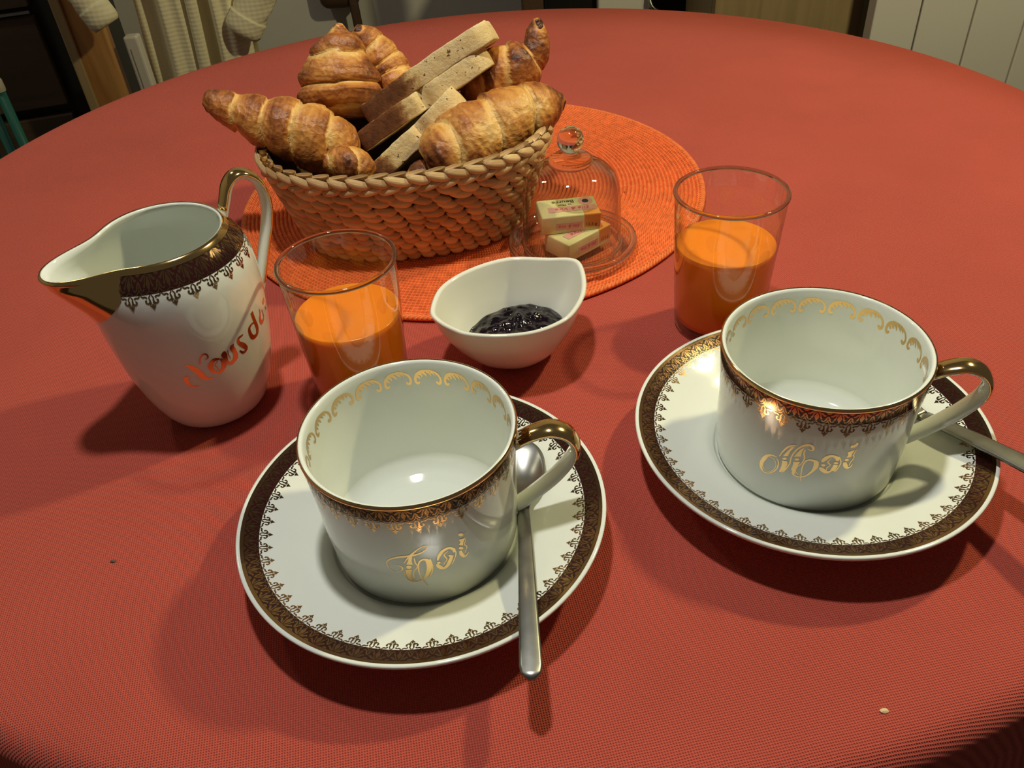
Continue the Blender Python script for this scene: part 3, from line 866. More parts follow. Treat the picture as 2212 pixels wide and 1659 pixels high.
def make_cup(center, handle_deg, scroll_deg, label, text, wname, saucer_label):
    cx, cy = center
    # saucer
    s = thing('saucer', saucer_label, 'saucer', (cx, cy, 0), 0, 'saucers of the breakfast set')
    S = crom([(0.0, 0.0062), (0.030, 0.0062), (0.0425, 0.0063), (0.0462, 0.0096), (0.0510, 0.0132), (0.0610, 0.0172), (0.0710, 0.0212), (0.0790, 0.0240), (0.0856, 0.0262)], 6)
    under = [(0.0867, 0.0255), (0.0862, 0.0240), (0.0845, 0.0226), (0.0790, 0.0204), (0.0680, 0.0160), (0.0560, 0.0105), (0.0470, 0.0048), (0.0460, 0.0), (0.0430, 0.0), (0.0420, 0.0035), (0.0, 0.0035)]
    prof = [tuple(p) for p in S] + [(0.0864, 0.0262)] + under
    v, f = lathe(prof, 128)
    mesh_obj('dish', v, f, M['porcelain'], s)

    def on_saucer(off):
        def fn(u, w):
            a = u / 0.080
            r = 0.0850 - w
            z = float(np.interp(r, S[:, 0], S[:, 1])) + off
            return (r * math.cos(a), r * math.sin(a), z)
        return fn
    n = 57
    per = 2 * math.pi * 0.080 / n
    shifts = [k * per for k in range(n)]
    # gold line, maroon ground, leaf border, fleurons
    ring = lambda w0, w1, k: ([(per * i / 3 - per / 2, w) for i in range(4) for w in np.linspace(w0, w1, k)], [(i * k + j, i * k + j + 1, (i + 1) * k + j + 1, (i + 1) * k + j) for i in range(3) for j in range(k - 1)])
    uv, fs = ring(0.0002, 0.0018, 3)
    lay('gold_line', uv, fs, on_saucer(0.00010), shifts, M['gold_soft'], s)
    uv, fs = ring(0.0018, 0.0083, 5)
    lay('maroon_band', uv, fs, on_saucer(0.00006), shifts, M['maroon'], s)
    uv, fs = band_unit(per, 0.0065)
    lay('leaf_border', [(a, b + 0.0018) for a, b in uv], fs, on_saucer(0.00013), shifts, M['gold_soft'], s)
    uv, fs = fleur_unit(per, 0.0060)
    lay('fleuron_border', [(a, b + 0.0083) for a, b in uv], fs, on_saucer(0.00008), [q + per / 2 for q in shifts], M['gold_soft'], s)

    # cup
    c = thing('tea_cup', label, 'cup', (cx, cy, CUP_Z0), 0, 'cups of the breakfast set')
    outer = [tuple(p) for p in CUP_OUT]
    inner = [(r - 0.0024, z) for r, z in outer if z > 0.012][::-1]
    prof = [(0.0, 0.0012), (0.0355, 0.0012), (0.0360, 0.0), (0.0404, 0.0)] + outer + [(0.0475, 0.0690), (0.0467, 0.0694), (0.0459, 0.0690)] + inner + [(0.0404, 0.0098), (0.0382, 0.0070), (0.0345, 0.0050), (0.0305, 0.0040), (0.0292, 0.0034), (0.0, 0.0032)]
    v, f = lathe(prof, 128)
    mesh_obj('body', v, f, M['porcelain'], c)

    def on_cup(off):
        def fn(u, w):
            a = u / 0.0468
            z = 0.0686 - w
            r = cup_r(z) + off
            return (r * math.cos(a), r * math.sin(a), z)
        return fn
    n = 32
    per = 2 * math.pi * 0.0468 / n
    shifts = [k * per for k in range(n)]
    ring = lambda w0, w1, k: ([(per * i / 6 - per / 2, w) for i in range(7) for w in np.linspace(w0, w1, k)], [(i * k + j, i * k + j + 1, (i + 1) * k + j + 1, (i + 1) * k + j) for i in range(6) for j in range(k - 1)])
    uv, fs = ring(0.0008, 0.0080, 5)
    lay('maroon_band', uv, fs, on_cup(0.00007), shifts, M['maroon'], c)
    uv, fs = band_unit(per, 0.0070)
    lay('leaf_border', [(a, b + 0.0010) for a, b in uv], fs, on_cup(0.00014), shifts, M['gold_soft'], c)
    uv, fs = fleur_unit(per, 0.0078)
    lay('fleuron_border', [(a, b + 0.0080) for a, b in uv], fs, on_cup(0.00009), [q + per / 2 for q in shifts], M['gold_soft'], c)
    # gilt rim
    rp = [(0.04790, 0.0678), (0.0481, 0.0684), (0.0480, 0.0690), (0.0477, 0.0695), (0.0473, 0.0697)]
    v, f = lathe(rp, 128)
    mesh_obj('gilt_rim', v, f, M['gold'], c)
    # scrolls inside
    n = 19
    per = 2 * math.pi * 0.0448 / n

    def in_cup(u, w):
        a = math.radians(scroll_deg) - u / 0.0448
        z = 0.0648 - w
        r = cup_in(z) - 0.00010
        return (r * math.cos(a), r * math.sin(a), z)
    uv, fs = scroll_unit(per * 0.97, 0.0086)
    lay('inner_scrolls', uv, fs, in_cup, [k * per for k in range(n)], M['gold_pale'], c)
    # lettering

    def on_wall(u, w):
        a = u / 0.045
        r = cup_r(w) + 0.00012
        return (r * math.cos(a), r * math.sin(a), w)
    lt = letters('lettering', text, 0.045, CUP_Z0, on_wall, M['gold_letter'], c)
    lt['label'] = wname
    # handle
    a = math.radians(handle_deg)
    dx, dy = math.cos(a), math.sin(a)
    path = [(r * dx, r * dy, z) for r, z in HANDLE]
    nn = len(path)
    nor = []
    for i in range(nn):
        t = HANDLE[min(i + 1, nn - 1)] - HANDLE[max(i - 1, 0)]
        nor.append((t[1] * -1 * dx * -1, t[1] * dy, -t[0]))
    nor = []
    for i in range(nn):
        t = HANDLE[min(i + 1, nn - 1)] - HANDLE[max(i - 1, 0)]
        nr, nz = -t[1], t[0]          # outward side of the loop
        nor.append((nr * dx, nr * dy, nz))

    def width(i):
        q = i / (nn - 1)
        return 0.0046 + 0.0012 * math.sin(math.pi * q) + 0.0010 * max(0, 0.12 - q) / 0.12
    v, f = sweep(path, nor, lambda i, n: ring_section(width(i), 0.0024 + 0.0006 * (abs(i / (n - 1) - 0.5) * 2) ** 3, 14))
    h = mesh_obj('handle', v, f, M['porcelain'], c)
    i0, i1 = 5, 36
    v, f = sweep(path[i0:i1], nor[i0:i1], lambda i, n: [((width(i + i0) + 0.0002) * math.cos(t), (0.00265) * math.sin(t)) for t in np.linspace(0.05, math.pi - 0.05, 10)] + [((width(i + i0)) * 0.9 * math.cos(t), 0.0015 * math.sin(t)) for t in np.linspace(math.pi - 0.1, 0.1, 6)])
    mesh_obj('gilding', v, f, M['gold'], h)


make_cup(CUP1, -3, 81.2, 'white porcelain cup with maroon and gold border lettered Toi', TOI, 'gold ornate lettering reading Toi', 'gold-edged saucer under the cup lettered Toi')
make_cup(CUP2, -17, 77.6, 'white porcelain cup with maroon and gold border lettered Moi', MOI, 'gold ornate lettering reading Moi', 'gold-edged saucer under the cup lettered Moi')


# ------------------------------------------------------------------ milk jug
def make_jug():
    t = thing('milk_jug', 'white porcelain milk jug with gilt spout and gold lettering', 'jug', (-0.1775, 0.3938, 0))
    SP = math.radians(214.0)
    out = crom([(0.0255, 0.0010), (0.0290, 0.0040), (0.0330, 0.0120), (0.0372, 0.0250), (0.0410, 0.0430), (0.0436, 0.0650), (0.0444, 0.0820), (0.0436, 0.0960), (0.0405, 0.1055), (0.0362, 0.1112), (0.0345, 0.1135)], 7)
    HZ = 0.1135

    def wrap(a):
        return (a + math.pi) % (2 * math.pi) - math.pi

    def surf(th, z, thick=0.0, r0=None):
        """point of the outer (or inner) wall at angle th and nominal height z"""
        d = wrap(th - SP)
        r = float(np.interp(z, out[:, 1], out[:, 0])) if r0 is None else r0
        k = max(0.0, (z - 0.074) / (HZ - 0.074))
        g = math.exp(-(abs(d) / 0.44) ** 2.3)
        r += (0.0252 * k ** 1.9) * g
        # rim sinks a little beside the spout and lifts at its tip
        dz = (-0.0030 * math.exp(-(d / 0.75) ** 2) + 0.0005 * g) * max(0.0, (z - 0.085) / (HZ - 0.085))
        r -= thick
        return (r * math.cos(th), r * math.sin(th), z + dz)
    seg = 144
    rows = [[(0.0, 0.0, 0.0015)], ]
    prof = [(0.0215, 0.0015, 0), (0.0225, 0.0, 0), (0.0248, 0.0, 0)]
    verts, faces, idx = [(0, 0, 0.0015)], [], [[0]]

    def add(fn):
        row = []
        for k in range(seg):
            row.append(len(verts))
            verts.append(fn(2 * math.pi * k / seg))
        idx.append(row)
    for r, z, _ in prof:
        add(lambda a, r=r, z=z: (r * math.cos(a), r * math.sin(a), z))
    for r, z in out:
        add(lambda a, z=z: surf(a, z))
    add(lambda a: tuple(Vector(surf(a, HZ, 0.0010)) + Vector((0, 0, 0.0009))))
    add(lambda a: tuple(Vector(surf(a, HZ, 0.0024)) + Vector((0, 0, 0.0005))))
    for z in np.linspace(0.110, 0.006, 22):
        add(lambda a, z=z: surf(a, z, 0.0032))
    idx.append([len(verts)])
    verts.append((0, 0, 0.005))
    for A, B in zip(idx[:-1], idx[1:]):
        for k in range(seg):
            k2 = (k + 1) % seg
            if len(A) == 1:
                faces.append((A[0], B[k2], B[k]))
            elif len(B) == 1:
                faces.append((A[k], A[k2], B[0]))
            else:
                faces.append((A[k], A[k2], B[k2], B[k]))
    mesh_obj('body', verts, faces, M['porcelain'], t)

    def off_pt(th, z, off):
        p = Vector(surf(th, z))
        a = Vector(surf(th + 0.01, z)) - Vector(surf(th - 0.01, z))
        b = Vector(surf(th, min(z + 0.0006, HZ))) - Vector(surf(th, z - 0.0006))
        nrm = a.cross(b).normalized()
        return tuple(p + nrm * off)
    n = 26
    per = 2 * math.pi / n
    rref = 0.041
    keep = [SP + (k + 0.5) * per for k in range(n) if abs(wrap((k + 0.5) * per)) > 0.72]
    on = lambda off: (lambda u, w: off_pt(u / rref, 0.1118 - w, off))
    # maroon ground + leaf border + fleurons (they stop at the gilt spout)
    uv = [(per * rref * (i / 8 - 0.5), w) for i in range(9) for w in np.linspace(0, 0.0088, 8)]
    fs = [(i * 8 + j, i * 8 + j + 1, (i + 1) * 8 + j + 1, (i + 1) * 8 + j) for i in range(8) for j in range(7)]
    lay('maroon_band', uv, fs, on(0.00010), [a * rref for a in keep], M['maroon'], t)
    uv, fs = band_unit(per * rref, 0.0088)
    lay('leaf_border', uv, fs, on(0.00022), [a * rref for a in keep], M['gold_soft'], t)
    uv, fs = fleur_unit(per * rref, 0.0078)
    lay('fleuron_border', [(a, b + 0.0088) for a, b in uv], fs, on(0.00016), [a * rref for a in keep], M['gold_soft'], t)
    # solid gilt patch under the spout
    nu, nv = 48, 16
    verts = []
    for i in range(nu + 1):
        d = -0.735 + 1.47 * i / nu
        low = 0.0830 + 0.0180 * (abs(d) / 0.735) ** 2.2
        for j in range(nv + 1):
            verts.append(off_pt(SP + d, 0.1125 + (low - 0.1125) * j / nv, 0.00018))
    faces = [(i * (nv + 1) + j, (i + 1) * (nv + 1) + j, (i + 1) * (nv + 1) + j + 1, i * (nv + 1) + j + 1) for i in range(nu) for j in range(nv)]
    g = mesh_obj('gilt_spout', verts, faces, M['gold'], t)
    g['label'] = 'mirror gold patch covering the underside of the spout'
    # gilt rim
    rows = []
    verts, faces = [], []
    for k in range(seg):
        a = 2 * math.pi * k / seg
        ring = [off_pt(a, 0.1117, 0.0003), off_pt(a, 0.1127, 0.0004), tuple(Vector(surf(a, HZ, -0.0004))), tuple(Vector(surf(a, HZ, 0.0004)) + Vector((0, 0, 0.0011))), tuple(Vector(surf(a, HZ, 0.0012)) + Vector((0, 0, 0.0011)))]
        verts += ring
    for k in range(seg):
        for j in range(4):
            k2 = (k + 1) % seg
            faces.append((k * 5 + j, k2 * 5 + j, k2 * 5 + j + 1, k * 5 + j + 1))
    mesh_obj('gilt_rim', verts, faces, M['gold'], t)

    lt = letters('lettering', NOUS, 0.042, 0.0, lambda u, w: off_pt(u / 0.042, w, 0.00014), M['gold'], t)
    lt['label'] = 'gold ornate lettering beginning Nous de'
    # handle
    H = crom([(0.0340, 0.1080), (0.0385, 0.1180), (0.0425, 0.1262), (0.0480, 0.1302), (0.0535, 0.1290), (0.0588, 0.1225), (0.0606, 0.1115), (0.0585, 0.1000), (0.0530, 0.0860), (0.0475, 0.0720), (0.0430, 0.0600)], 6)
    a = math.radians(35)
    dx, dy = math.cos(a), math.sin(a)
    path = [(r * dx, r * dy, z) for r, z in H]
    nn = len(path)
    nor = []
    for i in range(nn):
        tt = H[min(i + 1, nn - 1)] - H[max(i - 1, 0)]
        nor.append((-tt[1] * dx, -tt[1] * dy, tt[0]))
    wd = lambda i: 0.0042 + 0.0016 * math.sin(math.pi * i / (nn - 1))
    v, f = sweep(path, nor, lambda i, n: ring_section(wd(i), 0.0026, 14))
    h = mesh_obj('handle', v, f, M['porcelain'], t)
    i0, i1 = 4, nn - 3
    v, f = sweep(path[i0:i1], nor[i0:i1], lambda i, n: [((wd(i + i0) + 0.0002) * math.cos(q), 0.0029 * math.sin(q)) for q in np.linspace(0.05, math.pi - 0.05, 10)] + [(wd(i + i0) * 0.9 * math.cos(q), 0.0015 * math.sin(q)) for q in np.linspace(math.pi - 0.1, 0.1, 6)])
    mesh_obj('gilding', v, f, M['gold'], h)


make_jug()


# ------------------------------------------------------------------ juice glasses
def make_glass(center, label, level, jl):
    t = thing('juice_glass', label, 'glass', (center[0], center[1], 0), 0, 'glasses of orange juice')
    H, R, rb, th = 0.0925, 0.0322, 0.0268, 0.0013
    r = lambda z: rb + (R - rb) * (z / H)
    wall = [(r(z), z) for z in np.linspace(0.004, H - 0.0012, 24)]
    inner = [(rr - th, z) for rr, z in wall if z > 0.009][::-1]
    v, f = lathe(wall, 96)
    mesh_obj('wall', v, f, M['thin_glass'], t)
    # rounded rim bead, solid glass
    rim = [(R - th / 2 + 0.00135 * math.cos(a), H - 0.0010 + 0.00125 * math.sin(a)) for a in np.linspace(0, 2 * math.pi, 11)]
    v, f = lathe(rim, 96)
    mesh_obj('rim', v, f, M['rim_glass'], t)
    # thick base
    v, f = lathe([(0, 0.0012), (rb - 0.006, 0.0012), (rb - 0.003, 0.0002), (rb - 0.001, 0.0008), (rb + 0.0001, 0.003), (r(0.0068), 0.0068), (rb - 0.003, 0.0078), (0, 0.0074)], 96)
    mesh_obj('base', v, f, M['thin_glass'], t)
    # pressed drop ornaments on the wall
    k = 0
    for ring in range(2):
        for q in range(9):
            a = 2 * math.pi * (q + 0.5 * ring) / 9
            z = 0.074 - 0.013 * ring
            rr = r(z)
            verts, faces = [], []
            nu, nv = 10, 6
            for i in range(nv + 1):
                s = i / nv
                for j in range(nu):
                    b = 2 * math.pi * j / nu
                    du, dv = 0.0042 * s * math.cos(b) * (1 + 0.35 * math.sin(b)), 0.0060 * s * math.sin(b)
                    hgt = 0.00010 * math.cos(s * math.pi / 2)
                    aa = a + du / rr
                    r2 = r(z + dv) + 0.00004 + hgt
                    verts.append((r2 * math.cos(aa), r2 * math.sin(aa), z + dv))
            for i in range(nv):
                for j in range(nu):
                    j2 = (j + 1) % nu
                    faces.append((i * nu + j, i * nu + j2, (i + 1) * nu + j2, (i + 1) * nu + j))
            mesh_obj('pressed_drop', verts, faces, M['thin_glass'], t)
    # juice: a thing of its own inside the glass
    e = 0.0010
    zs = np.linspace(0.0082, level, 14)
    prof = [(0, 0.0082)] + [(r(z) - e, z) for z in zs] + [(r(level) - e - 0.0006, level + 0.0002), (r(level) - 0.004, level - 0.0003), (0, level - 0.0004)]
    v, f = lathe(prof, 96)
    j = mesh_obj('orange_juice', v, f, M['juice'], loc=(center[0], center[1], 0))
    tag(j, jl, 'juice', 'orange juice in the glasses')


make_glass((-0.0883, 0.3902), 'clear tumbler standing between the milk jug and the jam bowl', 0.0585, 'orange juice in the tumbler beside the milk jug')
make_glass((0.1338, 0.4310), 'clear tumbler standing behind the cup lettered Moi', 0.0585, 'orange juice in the tumbler behind the cup lettered Moi')


# ------------------------------------------------------------------ jam bowl
def make_bowl():
    c = Vector((0.003, 0.4170, 0))
    t = thing('jam_bowl', 'small cream porcelain bowl with two pointed tips holding dark jam', 'bowl', c)
    rim = crom([(p[0] - c.x, p[1] - c.y) for p in BOWL], 6, closed=True)
    n = len(rim)

    def ring(k, z, grow=0.0):
        """k: 0 at the foot .. 1 at the rim"""
        out = []
        for i in range(n):
            p = Vector((rim[i][0], rim[i][1]))
            a = math.atan2(p.y, p.x)
            circ = Vector((math.cos(a), math.sin(a))) * 0.040
            q = circ.lerp(p, min(1, k * 1.15)) * k
            l = q.length
            q = q * ((l + grow) / l)
            tip = max(0, (p.length - 0.041) / 0.012)
            out.append((q.x, q.y, z + 0.0015 * tip * k ** 4))
        return out
    prof = [(0.34, 0.0), (0.40, 0.0006), (0.52, 0.0045), (0.63, 0.0095), (0.74, 0.0165), (0.84, 0.0250), (0.92, 0.0340), (0.975, 0.0415), (1.0, 0.0448)]
    pr = crom(prof, 4)
    rows = [ring(k, z) for k, z in pr]
    rows += [ring(1.0, 0.0456, -0.0010), ring(1.0, 0.0452, -0.0022)]
    inn = [ring(k, z, -0.0030) for k, z in pr[::-1] if z > 0.004]
    inn = [[(x, y, max(z, 0.0045)) for x, y, z in r] for r in inn]
    rows += inn
    verts, faces = [], []
    verts.append((0, 0, 0.0))
    for r in rows:
        verts += r
    for i in range(n):
        faces.append((0, 1 + (i + 1) % n, 1 + i))
    for k in range(len(rows) - 1):
        for i in range(n):
            i2 = (i + 1) % n
            a, b = 1 + k * n, 1 + (k + 1) * n
            faces.append((a + i, a + i2, b + i2, b + i))
    b = 1 + (len(rows) - 1) * n
    verts.append((0, 0, 0.0040))
    for i in range(n):
        faces.append((b + i, b + (i + 1) % n, len(verts) - 1))
    mesh_obj('shell', verts, faces, M['bowl'], t)
    # jam: lumpy glossy heap
    g = 44
    verts, faces = [], []
    for i in range(g + 1):
        s = i / g
        for j in range(72):
            a = 2 * math.pi * j / 72
            x, y = 0.0335 * s * math.cos(a), 0.0255 * s * math.sin(a)
            ca, sa = math.cos(0.42), math.sin(0.42)
            x, y = x * ca - y * sa, x * sa + y * ca
            base = 0.0185 + 0.0065 * (1 - s ** 2)
            nz = noise.noise(Vector((x * 110, y * 110, 3.1))) * 0.0032 + abs(noise.noise(Vector((x * 210, y * 210, 7.7)))) * 0.0026
            z = base + nz * (1 - s ** 6)
            verts.append((x + 0.002, y - 0.002, z - 0.006 * max(0, s - 0.9) * 10 * 0.6))
    for i in range(g):
        for j in range(72):
            j2 = (j + 1) % 72
            faces.append((i * 72 + j, (i + 1) * 72 + j, (i + 1) * 72 + j2, i * 72 + j2))
    jm = mesh_obj('jam', verts, faces, M['jam'], loc=c)
    tag(jm, 'glossy black berry jam heaped in the pointed cream bowl', 'jam')


make_bowl()


# ------------------------------------------------------------------ spoons
def make_spoon(name, label, A, B, L_handle, bowl_len=0.046, wide=1.0):
    """A: neck, B: end of the handle"""
    A, B = Vector(A), Vector(B)
    d = (B - A)
    t = thing(name, label, 'spoon', A, 0, 'teaspoons on the saucers')
    d.normalize()
    side = d.cross(Vector((0, 0, 1))).normalized()
    upv = side.cross(d)
    L = L_handle
    th = 0.0007

    def build(pname, rows):
        verts, faces = [], []
        m = len(rows[0])
        for sgn in (1, -1):
            for r in rows:
                verts += [p + upv * (th * sgn) for p in r]
        n = len(rows)
        off = n * m
        for i in range(n - 1):
            for k in range(m - 1):
                a, b = i * m + k, (i + 1) * m + k
                faces.append((a, a + 1, b + 1, b))
                faces.append((off + a, off + b, off + b + 1, off + a + 1))
        edge = [i * m for i in range(n)] + [(n - 1) * m + k for k in range(1, m)] + [i * m + m - 1 for i in range(n - 2, -1, -1)] + [k for k in range(m - 2, 0, -1)]
        for a, b in zip(edge, edge[1:] + edge[:1]):
            faces.append((a, b, off + b, off + a))
        return mesh_obj(pname, verts, faces, M['steel'], t)
    rows = []
    for i in range(31):
        q = i / 30
        w = (0.0028 + 0.0019 * q ** 1.2) * wide
        if q > 0.93:
            w *= math.sqrt(max(0.0, 1 - ((q - 0.93) / 0.07) ** 2)) * 0.75 + 0.25
        bow = 0.0020 * math.sin(math.pi * q)
        rows.append([d * (q * L) + side * (w * k / 4) + upv * (bow - 0.0006 * (k / 4) ** 2) for k in range(-4, 5)])
    build('handle', rows)
    rows = []
    flat = Vector((d.x, d.y, 0)).normalized()
    for i in range(25):
        q = i / 24
        s = q * bowl_len
        w = 0.0118 * math.sqrt(max(0.0, 1 - (abs(q - 0.58) / 0.44) ** 2.2)) if 0.14 < q <= 1 else 0.0
        w = max(w, 0.0029 + 0.004 * max(0, q - 0.05) * 3 if q < 0.3 else 0.0006)
        dep = -0.0055 * max(0.0, math.sin(math.pi * min(1, q * 1.02))) ** 1.2 * min(1.0, (w / 0.0118) ** 1.5)
        rows.append([-flat * s + side * (w * k / 6) + Vector((0, 0, 1)) * (dep * (1 - (k / 6) ** 2) - 0.0012 * q) for k in range(-6, 7)])
    build('bowl', rows)


make_spoon('teaspoon', 'steel teaspoon leaning under the handle of the cup lettered Toi', (0.0008, 0.2671, 0.0222), (-0.0017, 0.1730, 0.0305), 0.0948)
make_spoon('teaspoon', 'steel teaspoon sticking out past the saucer of the cup lettered Moi', (0.2078, 0.3085, 0.0215), (0.2486, 0.2160, 0.0410), 0.1030, wide=1.45)


# ------------------------------------------------------------------ butter dish under a glass dome
def make_dish():
    c = (0.0519, 0.5305, 0.0042)
    t = thing('glass_butter_dish', 'round clear glass butter plate standing on the orange placemat', 'dish', c)
    v, f = lathe([(0, 0.0010), (0.030, 0.0010), (0.038, 0.0), (0.0425, 0.0012), (0.0458, 0.0048), (0.0465, 0.0080), (0.0455, 0.0102), (0.0438, 0.0106), (0.0420, 0.0094), (0.0400, 0.0060), (0.0370, 0.0048), (0.030, 0.0046), (0, 0.0046)], 96)
    mesh_obj('plate', v, f, M['thin_glass'], t)
    v, f = lathe([(0.0440 + 0.0022 * math.cos(q), 0.0082 + 0.0022 * math.sin(q)) for q in np.linspace(0, 2 * math.pi, 15)], 96)
    mesh_obj('plate_rim', v, f, M['thick_glass'], t)
    d = thing('glass_dome', 'clear glass dome cover with a round knob over butter portions', 'dome', (c[0], c[1], c[2] + 0.0050))
    prof = [(0.0352, 0.0), (0.0356, 0.0020), (0.0350, 0.0050)] + [tuple(p) for p in crom([(0.0350, 0.0050), (0.0347, 0.0200), (0.0342, 0.0360), (0.0330, 0.0450), (0.0298, 0.0530), (0.0235, 0.0585), (0.0165, 0.0610), (0.0140, 0.0622)], 5)]
    v, f = lathe(prof, 96)
    bell = mesh_obj('bell', v, f, M['thin_glass'], d)
    v, f = lathe([(r - 0.0020 if r > 0.016 else r * 0.9, z - 0.0006) for r, z in prof[2:]], 96)
    mesh_obj('inner_wall', v, f, M['thin_glass'], bell)
    v, f = lathe([(0.0348 + 0.0014 * math.cos(q), 0.0016 + 0.0014 * math.sin(q)) for q in np.linspace(0, 2 * math.pi, 11)], 96)
    mesh_obj('rim_bead', v, f, M['thick_glass'], d)
    v, f = lathe([(0.0140, 0.0612), (0.0150, 0.0630), (0.0148, 0.0652), (0.0130, 0.0664), (0.0080, 0.0668), (0.0050, 0.0680), (0.0044, 0.0696), (0.0050, 0.0700), (0, 0.0700)], 64)
    mesh_obj('collar', v, f, M['thick_glass'], d)
    kp = [(0.0, 0.0690)] + [(0.0091 * math.sin(a), 0.0780 - 0.0091 * math.cos(a)) for a in np.linspace(0.35, math.pi - 0.05, 20)] + [(0, 0.0871)]
    v, f = lathe(kp, 48)
    mesh_obj('knob', v, f, M['thick_glass'], d)


make_dish()


def text_mesh(name, body, size, mat, parent, loc, rot, shear=0.0, sx=1.0):
    cu = bpy.data.curves.new(name, 'FONT')
    cu.body = body
    cu.size = size
    cu.shear = shear
    cu.align_x = 'CENTER'
    cu.align_y = 'CENTER'
    cu.resolution_u = 3
    tmp = bpy.data.objects.new(name + '_tmp', cu)
    COL.objects.link(tmp)
    dg = bpy.context.evaluated_depsgraph_get()
    me = bpy.data.meshes.new_from_object(tmp.evaluated_get(dg))
    bpy.data.objects.remove(tmp, do_unlink=True)
    me.materials.clear()
    me.materials.append(mat)
    o = bpy.data.objects.new(name, me)
    COL.objects.link(o)
    o.parent = parent
    o.location = loc
    o.rotation_euler = rot
    o.scale = (sx, 1, 1)
    return o


def butter(label, loc, rot):
    W, Dp, Hh = 0.0420, 0.0245, 0.0140
    t = thing('butter_portion', label, 'butter', loc, 0, 'wrapped butter portions under the dome')
    t.rotation_euler = rot
    box_obj('wrapper', (-W / 2, W / 2, -Dp / 2, Dp / 2, 0, Hh), M['wrap'], t, bev=0.0012, seg=3, smooth=True)
    e = 0.00012
    # gold corner, seen at one end of the top and the front
    bm = bmesh.new()
    box_bm(bm, W / 2 - 0.0125, W / 2 + e, -Dp / 2 - e, -Dp / 2 + 0.010, 0.0025, Hh + e, 0.0010, 2)
    bm_obj('gold_corner', bm, M['wrap_gold'], t)
    # brand strips and print (the writing stands upside down to the viewer)
    box_obj('brand_strip', (-W / 2 + 0.006, W / 2 - 0.0015, -0.0065, 0.0000, Hh + e, Hh + 2 * e), M['wrap_pink'], t)
    text_mesh('brand_text', 'Elle & Vire', 0.0052, M['ink_red'], t, (0.0025, -0.0033, Hh + 3.2 * e), (0, 0, math.pi), 0.25, 1.1)
    text_mesh('product_text', 'Beurre', 0.0058, M['ink_black'], t, (-0.0025, 0.0068, Hh + 1.6 * e), (0, 0, math.pi), 0, 1.0)
    text_mesh('product_text', 'le Mini', 0.0036, M['ink_black'], t, (-0.0020, 0.0026, Hh + 1.6 * e), (0, 0, math.pi), 0, 1.0)
    v, f = lathe([(0.0052, 0.0), (0.0, 0.00005)], 20)
    sl = mesh_obj('seal', v, f, M['wrap_pink'], t, loc=(W / 2 - 0.0075, 0.0055, Hh + 1.3 * e))
    v, f = lathe([(0.0024, 0.0), (0.0, 0.00004)], 16)
    mesh_obj('seal_mark', v, f, M['ink_black'], sl, loc=(0, 0, 0.0001))
    box_obj('side_strip', (-W / 2 + 0.010, W / 2 - 0.013, -Dp / 2 - 1.6 * e, -Dp / 2 - 0.6 * e, 0.003, 0.0085), M['wrap_pink'], t)
    text_mesh('side_text', 'Elle & Vire', 0.0035, M['ink_red'], t, (-0.0015, -Dp / 2 - 2.4 * e, 0.0058), (math.pi / 2, math.pi, 0), 0.25, 1.0)
    text_mesh('weight_text', '12,5 g', 0.0034, M['ink_black'], t, (W / 2 - 0.0068, -Dp / 2 - 2.4 * e, 0.0058), (math.pi / 2, 0, 0), 0, 1.0)


butter('lower butter portion in pale yellow wrapper lying askew under the dome', (0.0555, 0.5255, 0.0090), (0, 0, math.radians(38)))
butter('upper butter portion in pale yellow wrapper resting on the other portion', (0.0490, 0.5330, 0.0234), (math.radians(3), math.radians(2), math.radians(6)))


# ------------------------------------------------------------------ bread basket
BC, BA, BB, BPH, BZ, BD = (-0.0627, 0.589), 0.1045, 0.0765, 0.0788, 0.079, 0.0240
Z0 = 0.0042


def superell(a, ea, eb, p=2.25):
    c, s = math.cos(a), math.sin(a)
    k = (abs(c / ea) ** p + abs(s / eb) ** p) ** (-1 / p)
    return k * c, k * s


def basket_pt(a, z, inset=0.0):
    q = (z - Z0) / (BZ - Z0)
    d = BD * (1 - q ** 0.85)
    x, y = superell(a, BA - d - inset, BB - d - inset)
    c, s = math.cos(BPH), math.sin(BPH)
    return Vector((x * c - y * s, x * s + y * c, z - Z0))


def strand_mesh(name, L, H, Dp, sharp=1.0, mat=None):
    """a plump overlapping length of straw: x along, z up, y outwards"""
    nu, nv = 10, 6
    verts, faces = [], []
    for i in range(nu + 1):
        u = -1 + 2 * i / nu
        w = max(0.0, 1 - abs(u) ** 2.4) ** 0.6
        for j in range(nv + 1):
            a = math.pi * j / nv
            verts.append((u * L / 2, Dp * math.sin(a) * w - 0.0004, H / 2 * math.cos(a) * w - 0.0006 * (1 - u * u)))
    for i in range(nu):
        for j in range(nv):
            a, b = i * (nv + 1) + j, (i + 1) * (nv + 1) + j
            faces.append((a, b, b + 1, a + 1))
    me = bpy.data.meshes.new(name)
    me.from_pydata(verts, [], faces)
    me.materials.append(mat or M['straw'])
    me.polygons.foreach_set('use_smooth', [True] * len(me.polygons))
    return me


